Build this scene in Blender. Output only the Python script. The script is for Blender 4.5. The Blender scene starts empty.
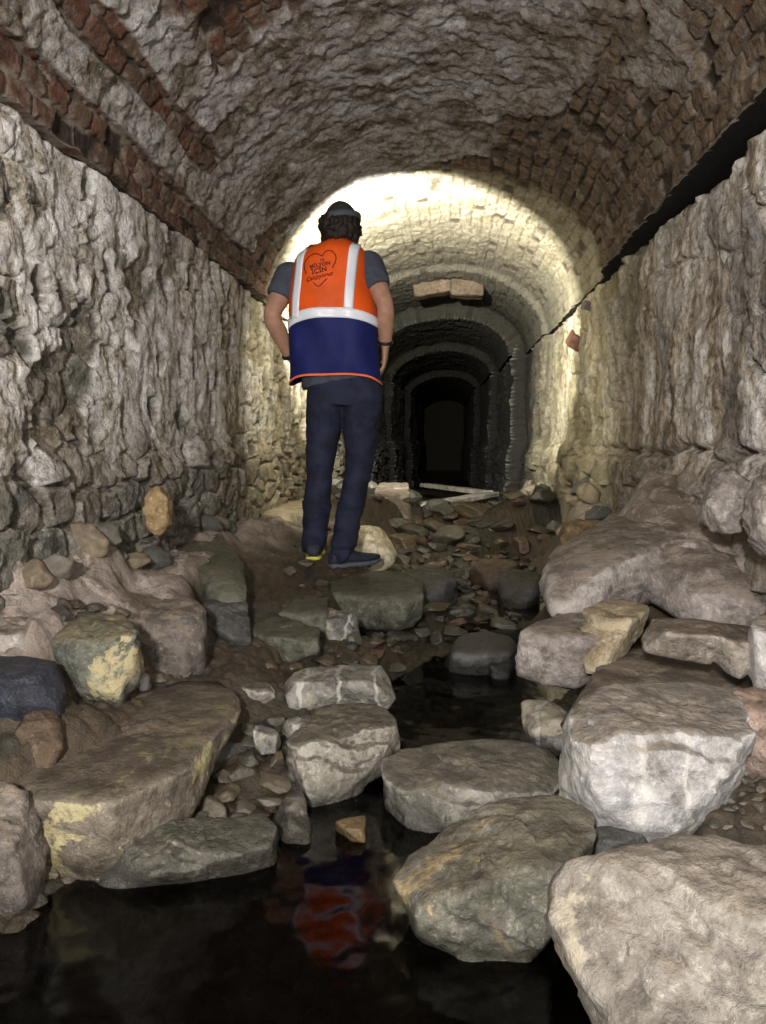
import bpy, bmesh, math, random
import numpy as np
from mathutils import Vector, Matrix

random.seed(7)
rng = np.random.default_rng(7)
scene = bpy.context.scene
COL = scene.collection
CAMZ = 0.85
F = 768.0

# ------------------------------------------------------------------ camera
PITCH = math.atan2(72, F)
YAW = math.atan2(64, F)
cam_d = bpy.data.cameras.new('camera')
cam = bpy.data.objects.new('camera', cam_d)
COL.objects.link(cam)
cam.location = (0, 0, CAMZ)
cam.rotation_euler = (math.pi / 2 - PITCH, 0, YAW)
cam_d.sensor_fit = 'VERTICAL'
cam_d.sensor_height = 36.0
cam_d.lens = 36.0 * F / 1024.0
cam_d.clip_start = 0.02
cam_d.clip_end = 100
scene.camera = cam
CM = np.array(cam.rotation_euler.to_matrix())


def ray(px, py):
    """direction of the sight line, scaled so that its y is 1"""
    d = CM @ np.array([(px - 383) / F, (512 - py) / F, -1.0])
    return d / d[1]


def atY(px, py, Y):
    return ray(px, py) * Y + np.array([0, 0, CAMZ])


def atZ(px, py, z):
    d = ray(px, py)
    return d * ((z - CAMZ) / d[2]) + np.array([0, 0, CAMZ])


# ------------------------------------------------------------------ noise
def _h(ix, iy, iz, seed):
    h = (ix.astype(np.int64) * 374761393 + iy.astype(np.int64) * 668265263 + iz.astype(np.int64) * 2147483647 + seed * 974634777) & 0xFFFFFFFF
    h = ((h ^ (h >> 13)) * 1274126177) & 0xFFFFFFFF
    h = ((h ^ (h >> 16)) * 2246822519) & 0xFFFFFFFF
    return ((h ^ (h >> 15)) & 0xFFFFFF) / float(0xFFFFFF)


def vnoise(P, seed=0):
    P = np.asarray(P, float)
    I = np.floor(P).astype(np.int64)
    f = P - I
    f = f * f * f * (f * (f * 6 - 15) + 10)
    r = 0
    for dx in (0, 1):
        wx = f[..., 0] if dx else 1 - f[..., 0]
        for dy in (0, 1):
            wy = f[..., 1] if dy else 1 - f[..., 1]
            for dz in (0, 1):
                wz = f[..., 2] if dz else 1 - f[..., 2]
                r = r + wx * wy * wz * _h(I[..., 0] + dx, I[..., 1] + dy, I[..., 2] + dz, seed)
    return r * 2 - 1


def fbm(P, oct=4, seed=0, gain=0.5):
    P = np.asarray(P, float)
    a, s, t = 1.0, 0, 0
    for o in range(oct):
        s = s + a * vnoise(P * (2.03 ** o) + o * 17.3, seed + o)
        t += a
        a *= gain
    return s / t * 1.4


def ridged(P, oct=4, seed=0):
    P = np.asarray(P, float)
    a, s, t = 1.0, 0, 0
    for o in range(oct):
        s = s + a * (1 - 2 * np.abs(vnoise(P * (2.1 ** o) + o * 9.1, seed + o)))
        t += a
        a *= 0.5
    return s / t


def voro(u, v, seed=0, jit=0.85):
    iu, iv = np.floor(u).astype(np.int64), np.floor(v).astype(np.int64)
    f1 = np.full(u.shape, 9.0); f2 = np.full(u.shape, 9.0); cid = np.zeros(u.shape)
    for du in (-1, 0, 1):
        for dv in (-1, 0, 1):
            cu, cv = iu + du, iv + dv
            z = np.zeros_like(cu)
            pu = cu + .5 + jit * (_h(cu, cv, z, seed) - .5)
            pv = cv + .5 + jit * (_h(cu, cv, z + 5, seed) - .5)
            d = np.sqrt((u - pu) ** 2 + (v - pv) ** 2)
            idv = _h(cu, cv, z + 9, seed)
            near = d < f1
            f2 = np.where(near, f1, np.minimum(f2, d))
            cid = np.where(near, idv, cid)
            f1 = np.where(near, d, f1)
    return f1, f2, cid


def ss(a, b, x):
    t = np.clip((x - a) / (b - a), 0, 1)
    return t * t * (3 - 2 * t)


def P3(a, b, c=0.0):
    return np.stack(np.broadcast_arrays(a, b, c), -1)


# ------------------------------------------------------------------ nodes
class NT:
    def __init__(s, name):
        s.m = bpy.data.materials.new(name)
        s.m.use_nodes = True
        s.t = s.m.node_tree
        s.t.nodes.clear()
        s.out = s.t.nodes.new('ShaderNodeOutputMaterial')
        s.b = s.t.nodes.new('ShaderNodeBsdfPrincipled')
        s.t.links.new(s.b.outputs[0], s.out.inputs[0])

    def n(s, typ, **kw):
        n = s.t.nodes.new(typ)
        for k, v in kw.items():
            setattr(n, k, v)
        return n

    def put(s, sock, v):
        if isinstance(v, bpy.types.NodeSocket):
            s.t.links.new(v, sock)
        elif isinstance(v, (tuple, list)):
            sock.default_value = (*v, 1.0)[:4] if sock.type == 'RGBA' else v
        else:
            sock.default_value = v

    def pos(s, scale=(1, 1, 1)):
        g = s.n('ShaderNodeNewGeometry')
        if scale == (1, 1, 1):
            return g.outputs['Position']
        v = s.n('ShaderNodeVectorMath', operation='MULTIPLY')
        s.put(v.inputs[0], g.outputs['Position']); v.inputs[1].default_value = scale
        return v.outputs[0]

    def noise(s, scale, detail=4, rough=.55, vec=None, dist=0.0):
        n = s.n('ShaderNodeTexNoise')
        s.put(n.inputs['Vector'], vec if vec is not None else s.pos())
        n.inputs['Scale'].default_value = scale; n.inputs['Detail'].default_value = detail
        n.inputs['Roughness'].default_value = rough; n.inputs['Distortion'].default_value = dist
        return n.outputs[0]

    def rng(s, v, a, b, c=0.0, d=1.0, smooth=True):
        n = s.n('ShaderNodeMapRange')
        if smooth: n.interpolation_type = 'SMOOTHSTEP'
        s.put(n.inputs[0], v)
        for i, x in enumerate((a, b, c, d)): n.inputs[i + 1].default_value = x
        return n.outputs[0]

    def math(s, op, a, b=0.0, c=0.0, clamp=False):
        n = s.n('ShaderNodeMath', operation=op); n.use_clamp = clamp
        s.put(n.inputs[0], a); s.put(n.inputs[1], b); s.put(n.inputs[2], c)
        return n.outputs[0]

    def mix(s, f, a, b, mode='MIX'):
        n = s.n('ShaderNodeMix', data_type='RGBA', blend_type=mode)
        s.put(n.inputs[0], f); s.put(n.inputs[6], a); s.put(n.inputs[7], b)
        return n.outputs[2]

    def attr(s, name):
        n = s.n('ShaderNodeAttribute', attribute_name=name)
        return n.outputs['Fac']

    def ramp(s, f, stops, interp='LINEAR'):
        n = s.n('ShaderNodeValToRGB'); n.color_ramp.interpolation = interp
        e = n.color_ramp.elements
        while len(e) < len(stops): e.new(.5)
        for i, (p, c) in enumerate(stops):
            e[i].position = p; e[i].color = (*c, 1)
        s.put(n.inputs[0], f)
        return n.outputs[0]

    def bump(s, h, strength=.5, dist=.01):
        n = s.n('ShaderNodeBump')
        n.inputs['Strength'].default_value = strength; n.inputs['Distance'].default_value = dist
        s.put(n.inputs['Height'], h)
        s.t.links.new(n.outputs[0], s.b.inputs['Normal'])

    def fin(s, col, rough=.6, spec=.4):
        s.put(s.b.inputs['Base Color'], col); s.put(s.b.inputs['Roughness'], rough)
        s.b.inputs['Specular IOR Level'].default_value = spec
        return s.m


def plain(name, col, rough=.7, spec=.3, noise=.25, nscale=30, bump=0.0, metallic=0.0, weave=False):
    t = NT(name)
    n = t.noise(nscale, 4)
    d = tuple(c * (1 - noise) for c in col); u = tuple(min(1, c * (1 + noise)) for c in col)
    c = t.mix(t.rng(n, .3, .7), d, u)
    if bump: t.bump(t.noise(nscale * 3, 3), bump, .004)
    t.b.inputs['Metallic'].default_value = metallic
    return t.fin(c, rough, spec)


def wetmask(t, z0=0.02, z1=0.07):
    g = t.n('ShaderNodeSeparateXYZ'); t.put(g.inputs[0], t.pos())
    z = t.math('ADD', g.outputs[2], t.math('MULTIPLY', t.noise(14, 2), -.06))
    return t.rng(z, z0 - .03, z1 - .03, 1, 0)


def rock_mat(name, A, B, mud=(.085, .07, .05), mudamt=.6, patch=None, patchamt=.5, wet=0.0, vein=0.0, mottle=1.0, mudz=.55, pscale=5.0):
    """bare broken stone on the sides, trodden mud on what faces up, darker where it stands in water"""
    t = NT(name)
    c = t.mix(t.rng(t.noise(3.1, 6, .65, dist=.6), .36, .64), A, B)
    c = t.mix(t.rng(t.noise(20, 8, .76, dist=.4), .48, .60, 0, .6 * mottle), c, tuple(x * .40 for x in A))
    c = t.mix(t.rng(t.noise(45, 6, .78), .54, .62, 0, .45 * mottle), c, tuple(min(1, x * 1.7 + .05) for x in B))
    c = t.mix(1.0, c, t.ramp(t.noise(9, 11, .78, dist=.5), [(.40, (.5, .49, .47)), (.47, (.88, .87, .86)), (.53, (1.05, 1.05, 1.05)), (.60, (1.35, 1.35, 1.35))]), 'MULTIPLY')
    if patch:
        pm = t.math('MULTIPLY', t.rng(t.noise(pscale, 5, .7, dist=.4), .60 - .12 * patchamt, .64 - .1 * patchamt), t.rng(t.noise(30, 3, .7), .3, .5))
        c = t.mix(pm, c, patch)
    if vein:
        w = t.n('ShaderNodeTexWave'); w.inputs['Scale'].default_value = 3.0; w.inputs['Distortion'].default_value = 9
        w.inputs['Detail'].default_value = 4
        t.put(w.inputs['Vector'], t.pos())
        c = t.mix(t.rng(w.outputs[1], .955, .99, 0, vein), c, (.62, .6, .56))
    g = t.n('ShaderNodeNewGeometry'); sp = t.n('ShaderNodeSeparateXYZ'); t.put(sp.inputs[0], g.outputs['Normal'])
    up = t.math('ADD', sp.outputs[2], t.math('MULTIPLY', t.math('SUBTRACT', t.noise(7, 5, .65), .5), 1.1))
    m = t.rng(up, mudz, mudz + .22, 0, mudamt)
    mc = t.mix(t.rng(t.noise(12, 9, .76, dist=.4), .44, .58), tuple(x * .75 for x in mud), tuple(x * 1.9 for x in mud))
    c = t.mix(m, c, mc)
    pt = t.n('ShaderNodeNewGeometry').outputs['Pointiness']  # curvature paints shade into hollows and light onto ridges
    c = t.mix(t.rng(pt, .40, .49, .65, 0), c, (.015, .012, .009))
    c = t.mix(t.rng(pt, .52, .62, 0, .35), c, tuple(min(1, x * 1.5 + .06) for x in B))
    w = wetmask(t)
    c = t.mix(t.math('MULTIPLY', w, .75), c, tuple(x * .22 for x in A))
    r = t.math('SUBTRACT', .68 - .3 * wet, t.math('MULTIPLY', w, .42))
    r = t.math('ADD', r, t.math('MULTIPLY', t.math('SUBTRACT', t.noise(40, 3), .5), .3))
    h = t.math('ADD', t.noise(16, 8, .68), t.math('MULTIPLY', t.noise(90, 4, .7), .25))
    t.bump(h, .9, .02)
    return t.fin(c, r, .45)


# ------------------------------------------------------------------ mesh helpers
def mesh_obj(name, V, Fc, mat=None, parent=None, smooth=True, attrs=None, origin=None):
    V = np.asarray(V, np.float32)
    me = bpy.data.meshes.new(name)
    o = bpy.data.objects.new(name, me)
    if origin is not None:
        V = V - np.asarray(origin, np.float32)
        o.location = tuple(float(x) for x in origin)
    if isinstance(Fc, np.ndarray):
        k = Fc.shape[1]
        me.vertices.add(len(V)); me.vertices.foreach_set('co', V.ravel())
        me.loops.add(Fc.size); me.loops.foreach_set('vertex_index', Fc.astype(np.int32).ravel())
        me.polygons.add(len(Fc)); me.polygons.foreach_set('loop_start', np.arange(0, Fc.size, k, dtype=np.int32))
        me.update(calc_edges=True)
    else:
        me.from_pydata([tuple(v) for v in V.tolist()], [], Fc)
    me.validate()
    if smooth:
        me.polygons.foreach_set('use_smooth', np.ones(len(me.polygons), bool))
    for k, a in (attrs or {}).items():
        at = me.attributes.new(k, 'FLOAT', 'POINT')
        at.data.foreach_set('value', np.asarray(a, np.float32).ravel())
    me.update()
    if mat: me.materials.append(mat)
    COL.objects.link(o)
    if parent is not None:
        o.parent = parent
        # parents here are unrotated empties or meshes: keep world placement
        o.location = tuple(Vector(o.location) - world_loc(parent))
    return o


def world_loc(o):
    v = Vector((0, 0, 0))
    while o is not None:
        v += Vector(o.location); o = o.parent
    return v


def tag(o, label=None, cat=None, group=None, kind=None):
    if label: o['label'] = label
    if cat: o['category'] = cat
    if group: o['group'] = group
    if kind: o['kind'] = kind
    return o


def empty(name, loc):
    o = bpy.data.objects.new(name, None); COL.objects.link(o); o.location = loc
    o.empty_display_size = .1
    return o


def grid_faces(nu, nv, wrapv=False):
    i = np.arange(nu - 1)[:, None]; j = np.arange(nv if wrapv else nv - 1)[None, :]
    j2 = (j + 1) % nv
    a = i * nv + j; b = (i + 1) * nv + j; c = (i + 1) * nv + j2; d = i * nv + j2
    return np.stack([a, b, c, d], -1).reshape(-1, 4)


_ico = {}
def ico(sub):
    if sub not in _ico:
        bm = bmesh.new(); bmesh.ops.create_icosphere(bm, subdivisions=sub, radius=1)
        V = np.array([v.co[:] for v in bm.verts]); Fc = np.array([[v.index for v in f.verts] for f in bm.faces])
        bm.free(); _ico[sub] = (V, Fc)
    return _ico[sub]


# ------------------------------------------------------------------ tunnel shell
XL, XR = -1.18, 0.95
SPL, SPR = CAMZ + .88, CAMZ + 1.0
XC, AX, BZ = (XL + XR) / 2, (XR - XL) / 2 , 0.72


def ygrid(y0, y1, s, y_near=-2.5):
    n = int(math.log(y1 / y0) / s)
    ys = y0 * np.exp(np.linspace(0, math.log(y1 / y0), n))
    back = np.linspace(y_near, y0, 30)[:-1]
    return np.concatenate([back, ys])


def steps(Y):
    """later rings of the tunnel are narrower"""
    w = .015 * vnoise(P3(Y * 0, Y * 0, Y * 3))
    return .05 * ss(7.5, 7.56, Y) + .17 * ss(9.25, 9.32, Y) + .11 * ss(11.6, 11.7, Y) + .12 * ss(14.8, 14.9, Y) + w * 0


def build_wall(side):
    ys = ygrid(1.25, 24, .0046)
    top = (SPL if side < 0 else SPR) + .12
    zs = np.linspace(-.35, top, 330)
    Y, Z = np.meshgrid(ys, zs, indexing='ij')
    wu = .35 * fbm(P3(Y * 1.6, Z * 1.6, 3.3), 3, 5); wv = .35 * fbm(P3(Y * 1.6, Z * 1.6, 9.3), 3, 8)
    low = fbm(P3(Y * .9, Z * 1.1, side * 4.0), 3, 11)
    mid = fbm(P3(Y * 5, Z * 5, 2.0), 4, 13)
    fine = fbm(P3(Y * 22, Z * 22, 1.0), 4, 17)
    lower = 1 - ss(.72, .92, Z + .12 * mid + (.05 if side > 0 else 0))
    if side < 0:
        f1, f2, cid = voro(Y / .17 + wu, Z / .115 + wv, 21)
        f1b, f2b, cidb = voro(Y / .17 + wu, Z / .12 + wv, 23)
        big = lower
    else:
        f1, f2, cid = voro(Y / .16 + wu, Z / .13 + wv, 31)
        f1b, f2b, cidb = voro(Y / .26 + wu, Z / .20 + wv, 33)
        big = lower
    use_b = (big > .5) | ((side > 0) & (Y < 4))
    F1 = np.where(use_b, f1b, f1); E = np.where(use_b, f2b - f1b, f2 - f1); CID = np.where(use_b, cidb, cid)
    dome = ss(0, .20, E)
    chip = fbm(P3(Y * 9, Z * 9, 12.0), 4, 19) * 3.2
    chip = (ss(.25, .5, chip - np.floor(chip)) + np.floor(chip)) / 3.2
    sharp = ridged(P3(Y * 26, Z * 20, 5.0), 4, 18)
    stone_h = (.016 + .035 * big) * dome * (.4 + .9 * CID) + .006 * fine + .010 * mid * big + .014 * chip + .006 * sharp
    drip = fbm(P3(Y * 7, Z * 1.3, 5.0), 4, 41)
    drip2 = ridged(P3(Y * 11, Z * 1.8, 6.0), 3, 43)
    if side < 0:
        pm = ss(-.03, .06, fbm(P3(Y * 2.6, Z * 2.0, 7.7), 5, 47) + .42 - .9 * ss(3.3, 4.8, Y) * .55) * (1 - .92 * lower)
        h1, h2, hid = voro(Y / .085 + .5 * wu, Z / .15 + .5 * wv, 27)
        hole = ss(.80, .84, hid) * (1 - ss(.28, .42, h1 + .1 * fine))
        plast = .030 + .006 * drip + .007 * drip2 + .007 * fbm(P3(Y * 12, Z * 9, 0), 4, 51) + .006 * fine + .010 * chip + .006 * sharp
        pm = pm * (1 - hole)
    else:
        pm = ss(-.05, .05, fbm(P3(Y * 2.2, Z * 1.2, 7.7), 5, 57) + .30) * (1 - .95 * lower)
        hole = 0 * Y
        plast = .035 + .014 * drip + .008 * drip2 + .012 * dome * CID + .008 * fbm(P3(Y * 14, Z * 8, 0), 4, 61) + .006 * fine + .012 * mid + .010 * chip + .007 * sharp
    ck = np.where(side > 0, f2b - f1b, f2 - f1)
    crack = np.exp(-((ck + .05 * fine) / .05) ** 2) * ss(-.1, .25, fbm(P3(Y * 3, Z * 3, 21), 3, 63))
    D = stone_h * (1 - pm) + (plast - .022 * crack) * pm + .035 * low - .02 * hole
    if side > 0:
        # coarse horizontal break above the boulder footing
        D = D - .05 * np.exp(-((Z - .80 - .04 * mid) / .02) ** 2) * (Y < 5)
        D = D + .05 * big
    else:
        D = D + .03 * big
    # recess under the vault
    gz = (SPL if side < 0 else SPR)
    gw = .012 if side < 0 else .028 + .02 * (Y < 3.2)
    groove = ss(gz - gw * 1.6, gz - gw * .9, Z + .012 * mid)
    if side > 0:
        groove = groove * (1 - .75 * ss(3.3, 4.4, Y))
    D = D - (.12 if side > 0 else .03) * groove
    D = D + steps(Y + .06 * mid)
    base = XL - .0 if side < 0 else XR + .05
    X = base - side * D
    V = P3(X, Y, Z).reshape(-1, 3)
    fc = grid_faces(len(ys), len(zs))
    if side > 0: fc = fc[:, ::-1]
    at = {'plaster': pm, 'cell': CID, 'joint': 1 - ss(.02, .2, E), 'groove_shade': groove, 'low': lower,
          'drip': drip * .5 + .5, 'hole': hole}
    return V, fc, at


def wall_mat(name, side):
    t = NT(name)
    pl, cell, jt, groove_shade, low, drip = [t.attr(a) for a in ('plaster', 'cell', 'joint', 'groove_shade', 'low', 'drip')]
    g = t.n('ShaderNodeSeparateXYZ'); t.put(g.inputs[0], t.pos())
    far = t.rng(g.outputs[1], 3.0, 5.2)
    if side < 0:
        A, B, D = (.70, .68, .665), (.43, .385, .32), (.17, .15, .12)
        stone = t.ramp(cell, [(0, (.11, .115, .10)), (.25, (.24, .21, .16)), (.45, (.09, .09, .085)), (.62, (.34, .28, .19)), (.8, (.17, .17, .155)), (1, (.30, .27, .24))])
        farc = (.52, .43, .25)
    else:
        A, B, D = (.60, .55, .50), (.40, .325, .24), (.15, .125, .10)
        stone = t.ramp(cell, [(0, (.30, .27, .22)), (.3, (.38, .33, .27)), (.55, (.22, .19, .15)), (.8, (.42, .38, .33)), (1, (.28, .22, .16))])
        farc = (.50, .45, .25)
    v = t.pos((1, 1, .62 if side < 0 else .24))
    n1 = t.noise(4.6 if side < 0 else 6.0, 11, .74, vec=v, dist=.7)
    if side < 0:
        p = t.ramp(n1, [(.395, (.12, .118, .10)), (.425, (.34, .30, .23)), (.455, (.56, .51, .43)), (.485, (.76, .73, .69)), (.60, (.95, .94, .94))])
    else:
        p = t.ramp(n1, [(.39, (.14, .12, .10)), (.43, (.38, .30, .21)), (.475, (.60, .51, .40)), (.51, (.76, .69, .60)), (.60, (.92, .89, .86))])
        p = t.mix(t.rng(t.noise(2.3, 7, .7, vec=t.pos((1, 1, .5))), .53, .59, 0, .6), p, (.20, .20, .21))
    p = t.mix(t.rng(drip, .22, .45, .3, 0), p, D)
    stone = t.mix(t.rng(t.noise(12, 8, .75, dist=.4), .47, .56, 0, .6), stone, (.42, .38, .33))
    stone = t.mix(t.rng(t.noise(35, 4, .7), .5, .7, 0, .4), stone, (.06, .055, .045))
    mort = t.mix(t.rng(t.noise(8, 7, .75), .46, .54), (.42, .38, .32), (.10, .09, .07))
    stone = t.mix(t.math('MULTIPLY', jt, .85), stone, mort)
    c = t.mix(pl, stone, p)
    grit = t.ramp(t.noise(26, 9, .8, dist=.3), [(.40, (.38, .37, .35)), (.47, (.85, .84, .82)), (.53, (1.0, 1.0, 1.0)), (.60, (1.25, 1.25, 1.25))])
    c = t.mix(1.0, c, grit, 'MULTIPLY')
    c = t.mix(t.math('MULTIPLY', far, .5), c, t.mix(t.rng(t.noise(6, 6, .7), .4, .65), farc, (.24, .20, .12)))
    # damp dirty foot of the wall
    foot = t.rng(t.math('ADD', g.outputs[2], t.math('MULTIPLY', t.noise(5, 3), .3)), .45, .95, .35 if side < 0 else .1, 0)
    c = t.mix(foot, c, (.06, .055, .04))
    c = t.mix(t.math('MULTIPLY', t.attr('hole'), .8), c, (.085, .08, .07))
    depth_shade = t.rng(g.outputs[1], 5.0, 9.3)
    c = t.mix(depth_shade, c, (.02, .018, .015))  # lamp falloff put into the colour: walls darken along the tunnel
    c = t.mix(t.rng(groove_shade, .2, .7), c, (.006, .005, .004))  # shade of the groove under the vault, painted near black
    pt = t.n('ShaderNodeNewGeometry').outputs['Pointiness']  # hollow shade and edge highlights painted in from surface curvature
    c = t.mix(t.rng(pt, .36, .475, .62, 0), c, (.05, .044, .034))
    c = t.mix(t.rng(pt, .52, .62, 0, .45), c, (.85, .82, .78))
    h = t.math('ADD', t.noise(28, 8, .7), t.math('MULTIPLY', t.noise(110, 3, .7), .3))
    t.bump(h, 1.0, .03)
    return t.fin(c, .75, .35)


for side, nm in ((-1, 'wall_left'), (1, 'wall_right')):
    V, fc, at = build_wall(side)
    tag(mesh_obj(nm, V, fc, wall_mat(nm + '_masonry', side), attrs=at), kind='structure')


def build_vault():
    ys = ygrid(1.25, 24, .0040)
    n = 440
    th = np.linspace(math.pi, 0, 2000)
    # arc-length parametrisation
    x0 = AX * np.cos(th); z0 = BZ * np.sin(th)
    L = np.concatenate([[0], np.cumsum(np.hypot(np.diff(x0), np.diff(z0)))])
    s = np.linspace(0, L[-1], n)
    tht = np.interp(s, L, th)
    Y, TH = np.meshgrid(ys, tht, indexing='ij')
    S = np.broadcast_to(s, Y.shape); SR = L[-1] - S
    nx = np.cos(TH) / AX; nz = np.sin(TH) / BZ
    nl = np.hypot(nx, nz); nx, nz = nx / nl, nz / nl
    # bricks: long courses running down the tunnel
    warp = .02 * fbm(P3(Y * 2, S * 2, 0), 4, 71) + .008 * fbm(P3(Y * 14, S * 9, 0), 3, 72)
    rh, bl = .078, .125
    v = (S + warp) / rh; row = np.floor(v)
    u = (Y + .012 * fbm(P3(Y * 9, S * 16, 4), 3, 74)) / bl + .5 * (row % 2) + .25 * _h(row.astype(np.int64), row.astype(np.int64) * 0, row.astype(np.int64) * 0, 3)
    colm = np.floor(u)
    bid = _h(row.astype(np.int64), colm.astype(np.int64), row.astype(np.int64) * 0 + 2, 5)
    fu, fv = u - colm, v - row
    eu = np.minimum(fu, 1 - fu) * bl; ev = np.minimum(fv, 1 - fv) * rh
    e = np.minimum(eu, ev) + .006 * fbm(P3(Y * 30, S * 30, 0), 2, 73)
    brick = ss(.003, .011, e)
    missing = ss(.91, .93, bid)
    mid = fbm(P3(Y * 4, S * 4, 2.0), 4, 75)
    fine = fbm(P3(Y * 24, S * 24, 2.0), 4, 77)
    lump = ridged(P3(Y * 9, S * 9, 3.0), 4, 79) + .8 * np.maximum(0, fbm(P3(Y * 17, S * 17, 3.0), 3, 78))
    big = fbm(P3(Y * 1.3, S * 1.5, 5.0), 3, 81)
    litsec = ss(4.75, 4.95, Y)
    expo = .35 * big + .55 * fbm(P3(Y * 2.2, S * 2.6, 8.0), 4, 83)
    leftedge = np.maximum(1 - ss(.14, .19, S), np.exp(-((S - .36) / .045) ** 2) * (Y < 3.4) * .9)
    rightedge = 1 - ss(.45, 1.25, SR)
    em = ss(-.03, .06, expo - .28 + 1.0 * leftedge + .34 * rightedge + .36 * ss(3.6, 4.9, Y))
    em = np.clip(em, 0, 1)
    bh = .018 * brick * (.6 + .7 * bid) - .03 * missing * brick + .004 * fine
    rend = .016 + .015 * lump + .009 * fine + .012 * mid + .006 * ridged(P3(Y * 22, S * 24, 5.0), 4, 80)
    D = bh * em + rend * (1 - em) + .02 * big
    D = D * (1 - .6 * litsec) + .008 * litsec * fine + .008 * litsec * mid
    # the near vault hangs a little lower than the brighter one behind it
    D = D + .035 * (1 - litsec) + steps(Y + .07 * mid)
    spr = SPL + (SPR - SPL) * (AX * np.cos(TH) + AX) / (2 * AX)
    X = XC + AX * np.cos(TH) - nx * D
    Z = spr + BZ * np.sin(TH) - nz * D
    V = P3(X, Y, Z)
    # lower faces: bring both edges back out over the walls
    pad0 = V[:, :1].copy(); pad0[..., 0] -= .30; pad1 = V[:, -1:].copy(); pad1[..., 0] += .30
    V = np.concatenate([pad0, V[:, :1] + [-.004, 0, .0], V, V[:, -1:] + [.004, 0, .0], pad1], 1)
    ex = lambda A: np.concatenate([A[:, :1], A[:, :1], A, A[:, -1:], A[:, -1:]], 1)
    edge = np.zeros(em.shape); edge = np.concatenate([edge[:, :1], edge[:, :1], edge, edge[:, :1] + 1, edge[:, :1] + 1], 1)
    fc = grid_faces(len(ys), V.shape[1])
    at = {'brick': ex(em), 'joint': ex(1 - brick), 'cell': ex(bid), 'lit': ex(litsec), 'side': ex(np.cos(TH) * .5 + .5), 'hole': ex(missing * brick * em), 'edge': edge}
    return V.reshape(-1, 3), fc, at


def vault_mat():
    t = NT('brick_vault')
    em, jt, cell, lit, side, hole = [t.attr(a) for a in ('brick', 'joint', 'cell', 'lit', 'side', 'hole')]
    g = t.n('ShaderNodeSeparateXYZ'); t.put(g.inputs[0], t.pos())
    r = t.ramp(t.noise(3.6, 11, .74, dist=.5), [(.39, (.12, .10, .065)), (.44, (.25, .205, .155)), (.485, (.40, .36, .325)), (.53, (.52, .495, .475)), (.62, (.66, .65, .65))])
    r = t.mix(t.rng(t.noise(11, 8, .76, dist=.5), .50, .58, 0, .7), r, (.46, .44, .43))
    r = t.mix(t.rng(t.noise(26, 7, .8), .52, .60, 0, .55), r, (.13, .11, .09))
    r = t.mix(t.rng(t.noise(5, 6, .7, dist=.5), .56, .70, 0, .7), r, (.10, .082, .055))
    r = t.mix(t.rng(side, .55, 1.0, 0, .55), r, (.19, .145, .085))
    b = t.ramp(cell, [(0, (.15, .06, .035)), (.3, (.20, .095, .06)), (.55, (.12, .07, .045)), (.8, (.25, .17, .12)), (1, (.08, .045, .03))])
    b = t.mix(t.rng(side, .45, .85, 0, .62), b, t.mix(t.rng(t.noise(9, 6, .7), .44, .58), (.34, .27, .18), (.17, .12, .07)))
    b = t.mix(t.rng(t.noise(20, 7, .78, dist=.4), .52, .60, 0, .55), b, (.33, .29, .25))
    b = t.mix(t.rng(t.noise(7, 5, .7), .45, .7, 0, .6), b, (.10, .08, .055))
    b = t.mix(t.math('MULTIPLY', jt, .85), b, t.mix(t.rng(t.noise(6, 5), .45, .56), (.36, .32, .27), (.035, .028, .02)))
    c = t.mix(em, r, b)
    grit = t.ramp(t.noise(24, 9, .8, dist=.3), [(.40, (.5, .48, .46)), (.47, (.9, .89, .88)), (.53, (1.0, 1.0, 1.0)), (.60, (1.25, 1.25, 1.25))])
    c = t.mix(1.0, c, grit, 'MULTIPLY')
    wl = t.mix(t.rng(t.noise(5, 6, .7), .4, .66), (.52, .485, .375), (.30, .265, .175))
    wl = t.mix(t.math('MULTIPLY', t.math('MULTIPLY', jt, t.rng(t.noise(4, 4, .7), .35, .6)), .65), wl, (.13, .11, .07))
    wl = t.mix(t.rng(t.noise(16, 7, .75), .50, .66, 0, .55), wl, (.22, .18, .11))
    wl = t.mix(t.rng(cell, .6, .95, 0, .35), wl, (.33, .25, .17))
    c = t.mix(t.math('MULTIPLY', lit, .88), c, wl)  # headlamp light painted in: vault paler beyond the beam's edge
    c = t.mix(t.rng(g.outputs[1], 4.9, 7.8, 0, .88), c, (.12, .112, .09))  # dimming of the light with distance painted here and in the next mix
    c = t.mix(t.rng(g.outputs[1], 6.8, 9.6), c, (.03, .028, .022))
    c = t.mix(t.math('MULTIPLY', hole, .7), c, (.02, .013, .01))
    c = t.mix(t.attr('edge'), c, (.008, .006, .005))  # underside of the right vault edge blackened, the gap's shade painted on
    pt = t.n('ShaderNodeNewGeometry').outputs['Pointiness']  # crevices shaded and raised bits lit in the colour itself
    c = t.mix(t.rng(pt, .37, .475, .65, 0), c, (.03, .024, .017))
    c = t.mix(t.rng(pt, .52, .62, 0, .3), c, (.55, .52, .5))
    h = t.math('ADD', t.noise(30, 8, .72), t.math('MULTIPLY', t.noise(95, 3, .7), .3))
    t.bump(h, 1.0, .03)
    return t.fin(c, .72, .3)


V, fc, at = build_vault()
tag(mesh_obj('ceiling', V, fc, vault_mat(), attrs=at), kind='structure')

# far and near ends of the passage
dk = plain('dark_masonry', (.02, .018, .015), .9)  # near-black end sheet: the unlit depth is put into its colour
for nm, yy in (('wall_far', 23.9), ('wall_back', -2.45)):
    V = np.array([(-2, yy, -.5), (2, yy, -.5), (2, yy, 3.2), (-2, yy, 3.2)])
    tag(mesh_obj(nm, V, [(0, 1, 2, 3)], dk if yy > 0 else plain('grey_masonry', (.25, .22, .19), .9), smooth=False), kind='structure')

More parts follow.
